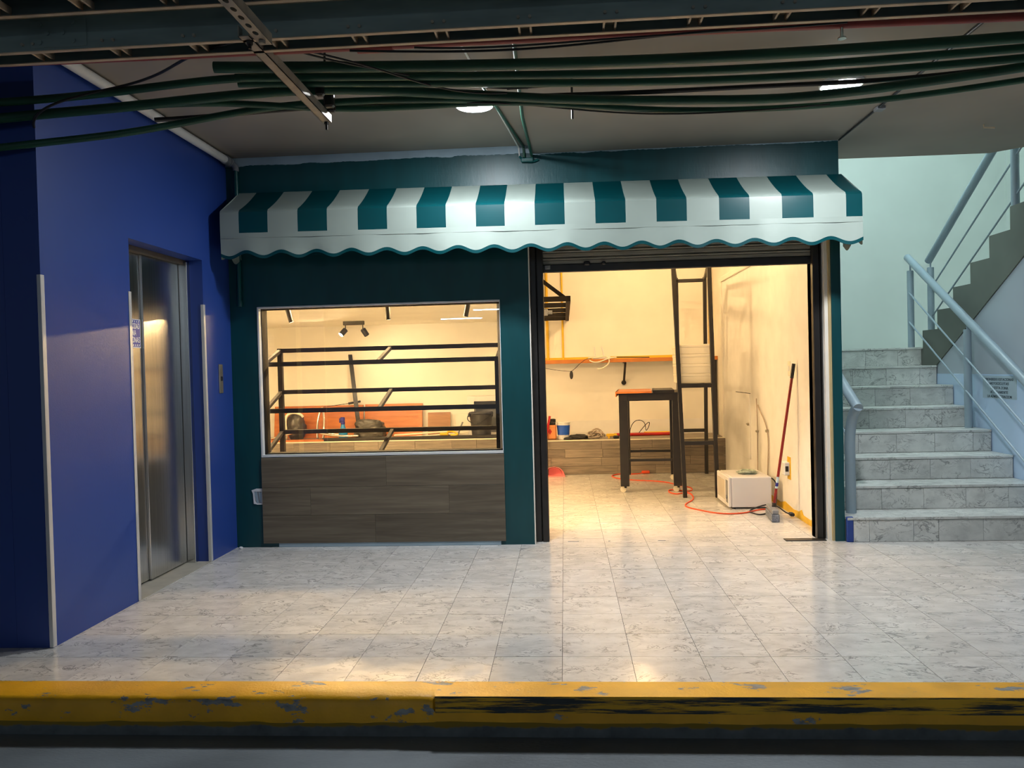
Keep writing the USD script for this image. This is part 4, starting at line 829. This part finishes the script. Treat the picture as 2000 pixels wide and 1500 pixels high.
cond('thick black cable bundle just above the sagging green conduits', [(-1.9, .24, 2.515), (-1.45, .43, 2.595), (-1.122, .481, 2.62), (-.63, .505, 2.62), (-.187, .471, 2.62), (.192, .481, 2.62), (1.063, .488, 2.62), (1.452, .487, 2.62), (1.664, .476, 2.62), (2.198, .376, 2.62), (3.4, .1, 2.62)], .0115, 'cable_bundle', 'cable', 8, 'cable', 90)
cond('thin black cable drooping lowest below the green conduits at the right', [(-.4, .36, 2.566), (-.1, .42, 2.560), (.2, .53, 2.555), (.5, .60, 2.548), (.8, .63, 2.548), (1.1, .64, 2.555), (1.4, .62, 2.56)], .0045, 'cable', 'cable', 8, 'cable', 50)
cond('thin black cable running level between the upper and the sagging conduits', [(-.2, .30, 2.60), (.2, .29, 2.60), (.7, .32, 2.60), (1.2, .34, 2.60), (1.8, .28, 2.60), (2.4, .2, 2.60)], .0050, 'cable', 'cable', 8, 'cable', 60)
cond('black cable slanting down from the strut to the blue wall', [(-1.12, -.55, 2.53), (-1.363, -.434, 2.535), (-1.952, .02, 2.596), (-2.332, .02, 2.494), (-2.41, .10, 2.46)], .0060, 'cable', 'cable', 8, 'cable', 60)
cond('left one of two black cables slanting from the cable tray to the lit left lamp', [(-1.06, -.40, 2.57), (-.985, -.31, 2.58), (-.765, -.105, 2.58), (-.479, .185, 2.575), (-.199, .28, 2.575)], .0045, 'cable', 'cable', 8, 'cable', 40)
cond('right one of two black cables slanting from the cable tray to the lit left lamp', [(-1.03, -.26, 2.60), (-.953, -.178, 2.60), (-.702, .014, 2.60), (-.409, .21, 2.60), (-.1, .30, 2.60)], .0045, 'cable', 'cable', 8, 'cable', 40)
cond('upper one of two black cables drooping just under the cable tray', [(-.50, -.465, 2.50), (-.13, -.43, 2.50), (.218, -.446, 2.50), (.632, -.461, 2.50), (1.1, -.47, 2.505)], .0042, 'cable', 'cable', 8, 'cable', 50)
cond('lower one of two black cables drooping just under the cable tray', [(-.75, -.46, 2.503), (-.64, -.448, 2.50), (-.132, -.397, 2.50), (.162, -.416, 2.50), (.446, -.453, 2.50), (.7, -.47, 2.50)], .0050, 'cable', 'cable', 8, 'cable', 50)
fp = thing('sprinkler_pipe', 'dark red sprinkler pipe running behind the cable tray', 'pipe', (0, -.40, 2.54))
obj('pipe_run', tube([(-2.6, -.428, 2.55), (-1.62, -.402, 2.55), (.845, -.362, 2.55), (3.4, -.295, 2.55)], .0190, 12), 'red', fp, 40)
obj('sprinkler_head', [cyl((1.12, -.357, 2.495), (1.12, -.357, 2.535), .006, 8), cyl((1.12, -.357, 2.491), (1.12, -.357, 2.496), .016, 12)], 'chrome', fp, 40)
obj('tee_fitting', cyl((-.74, -.381, 2.55), (-.60, -.379, 2.55), .027, 14), 'red', fp, 40)
# pipes and drops on the ceiling around the lamp
def cpipe(label, pts, r, mat='teal_pipe', name='ceiling_pipe', cat='pipe'): obj(name, tube(pts, r, 10), mat, None, 40, label, cat)
cpipe('thin pale pipe on the ceiling running from the left lamp to the shop front', [(-.435, .35, 2.868), (-.250, FY-.01, 2.868), (-.245, FY-.012, 2.80)], .006, 'pvc')
cpipe('green painted pipe on the ceiling beside the pale pipe', [(-.385, .95, 2.866), (-.215, FY-.02, 2.866), (-.212, FY-.02, 2.79)], .009, 'conduit')
cpipe('green and white pipe on the ceiling dropping onto the teal wall', [(-.150, -.4, 2.803), (-.178, 1.35, 2.803), (-.158, FY-.02, 2.803), (-.158, FY-.02, 2.76)], .010, 'conduit')
obj('wall_fitting', [box(-.235, -.145, FY-.035, FY, 2.755, 2.785, .006), tube([(-.245, FY-.012, 2.80), (-.20, FY-.018, 2.765), (-.11, FY-.012, 2.772)], .008, 8, 12)], 'teal_pipe', label='teal painted pipe fitting at the top of the shop front', cat='pipe fitting')
cpipe('thin grey pipe along the ceiling seam to the right corner of the shop front', [(2.0, -.3, CZ-.010), (1.985, FY-.04, CZ-.010)], .007, 'dark')
obj('pipe_box', [box(1.975, 2.03, 1.50, 1.56, CZ-.022, CZ, .004)], 'greyp', label='small grey pipe clip on the ceiling seam', cat='clip')
obj('hanger_rod', cyl((.115, .79, 2.60), (.115, .79, 2.82), .006, 8), 'black', label='short threaded rod hanging from the ceiling right of the lit lamp', cat='rod')
obj('ceiling_hook', tube([(2.86, 2.0, CZ), (2.86, 2.0, CZ-.02), (2.92, 1.98, CZ-.03)], .006, 8), 'flange', label='small pale hook in the ceiling above the stairs', cat='hook')

# ------------------------------------------------------------------ lamps outside the shop
cl_ = thing('ceiling_lamp', 'round bright ceiling lamp above the middle of the terrace', 'lamp', (-.462, 1.285, 2.88))
obj('lamp_ring', lathe([(.112, -.022), (.118, -.018), (.118, 0), (.10, 0)], (-.462, 1.285, 2.88), 40), 'white', cl_, 40)
obj('diffuser', lathe([(0, -.032), (.06, -.030), (.098, -.024), (.110, -.0215), (.110, -.018)], (-.462, 1.285, 2.88), 40), 'lens_cool', cl_, True)
copy(cl_, (1.612, 1.06, CZ), 'round ceiling lamp at the right, half hidden by green conduits')
sl = thing('stair_lamp', 'large square lamp high above the stairs', 'lamp', (2.75, 3.3, 5.2))
obj('housing', box(2.25, 3.25, 2.8, 3.8, 5.14, 5.2, .01), 'white', sl)
obj('diffuser', box(2.28, 3.22, 2.83, 3.77, 5.13, 5.145), 'lens_mint', sl)
tl = None
for k, (x, y) in enumerate(((-2.9, -14.5), (-1.6, -11.5), (.5, -8.2), (3.2, -8.2), (-3.4, -8.2))):
    z = 2.88 if x < -.17 else CZ
    if tl is None:
        tl = thing('tube_lamp', 'bare tube lamp on the garage ceiling, farthest from the shop', 'lamp', (x, y, z))
        obj('batten', box(x-.62, x+.62, y-.03, y+.03, z-.05, z, .005), 'white', tl)
        obj('tube', cyl((x-.60, y, z-.075), (x+.60, y, z-.075), .014, 12), 'lens_tube', tl)
        obj('holder', [box(x-.62, x-.60, y-.015, y+.015, z-.095, z-.05), box(x+.60, x+.62, y-.015, y+.015, z-.095, z-.05)], 'white', tl)
    else:
        copy(tl, (x, y, z), 'bare tube lamp on the garage ceiling, '+('', 'second farthest from the shop', 'near the middle of the driveway', 'over the right side of the driveway', 'over the left side of the driveway')[k])

# ------------------------------------------------------------------ repeats share a group
GROUPS = {'spotlight': 'tube spotlights in the shop window', 'carton': 'white cartons stacked in the tall rack', 'tube_lamp': 'tube lamps on the garage ceiling', 'ceiling_lamp': 'round ceiling lamps over the terrace',
          'corner_guard': 'corner guards on the blue wall', 'board': 'boards standing on the platform', 'conduit': 'green conduits under the ceiling', 'cable': 'black cables under the ceiling',
          'ceiling_bulb': 'bare bulbs in the shop', 'cable_tray': 'cable trays under the ceiling', 'strut_channel': 'strut channels under the cable trays', 'wall_pipe': 'yellow pipes on the back wall', 'ceiling_pipe': 'thin pipes on the ceiling'}
for p in list(stage.GetPrimAtPath('/World').GetChildren()):
    base = p.GetName()[:-4] if p.GetName()[-4:-3] == '_' and p.GetName()[-3:].isdigit() else p.GetName()
    if base in GROUPS and p.HasCustomDataKey('label'): p.SetCustomDataByKey('group', GROUPS[base])
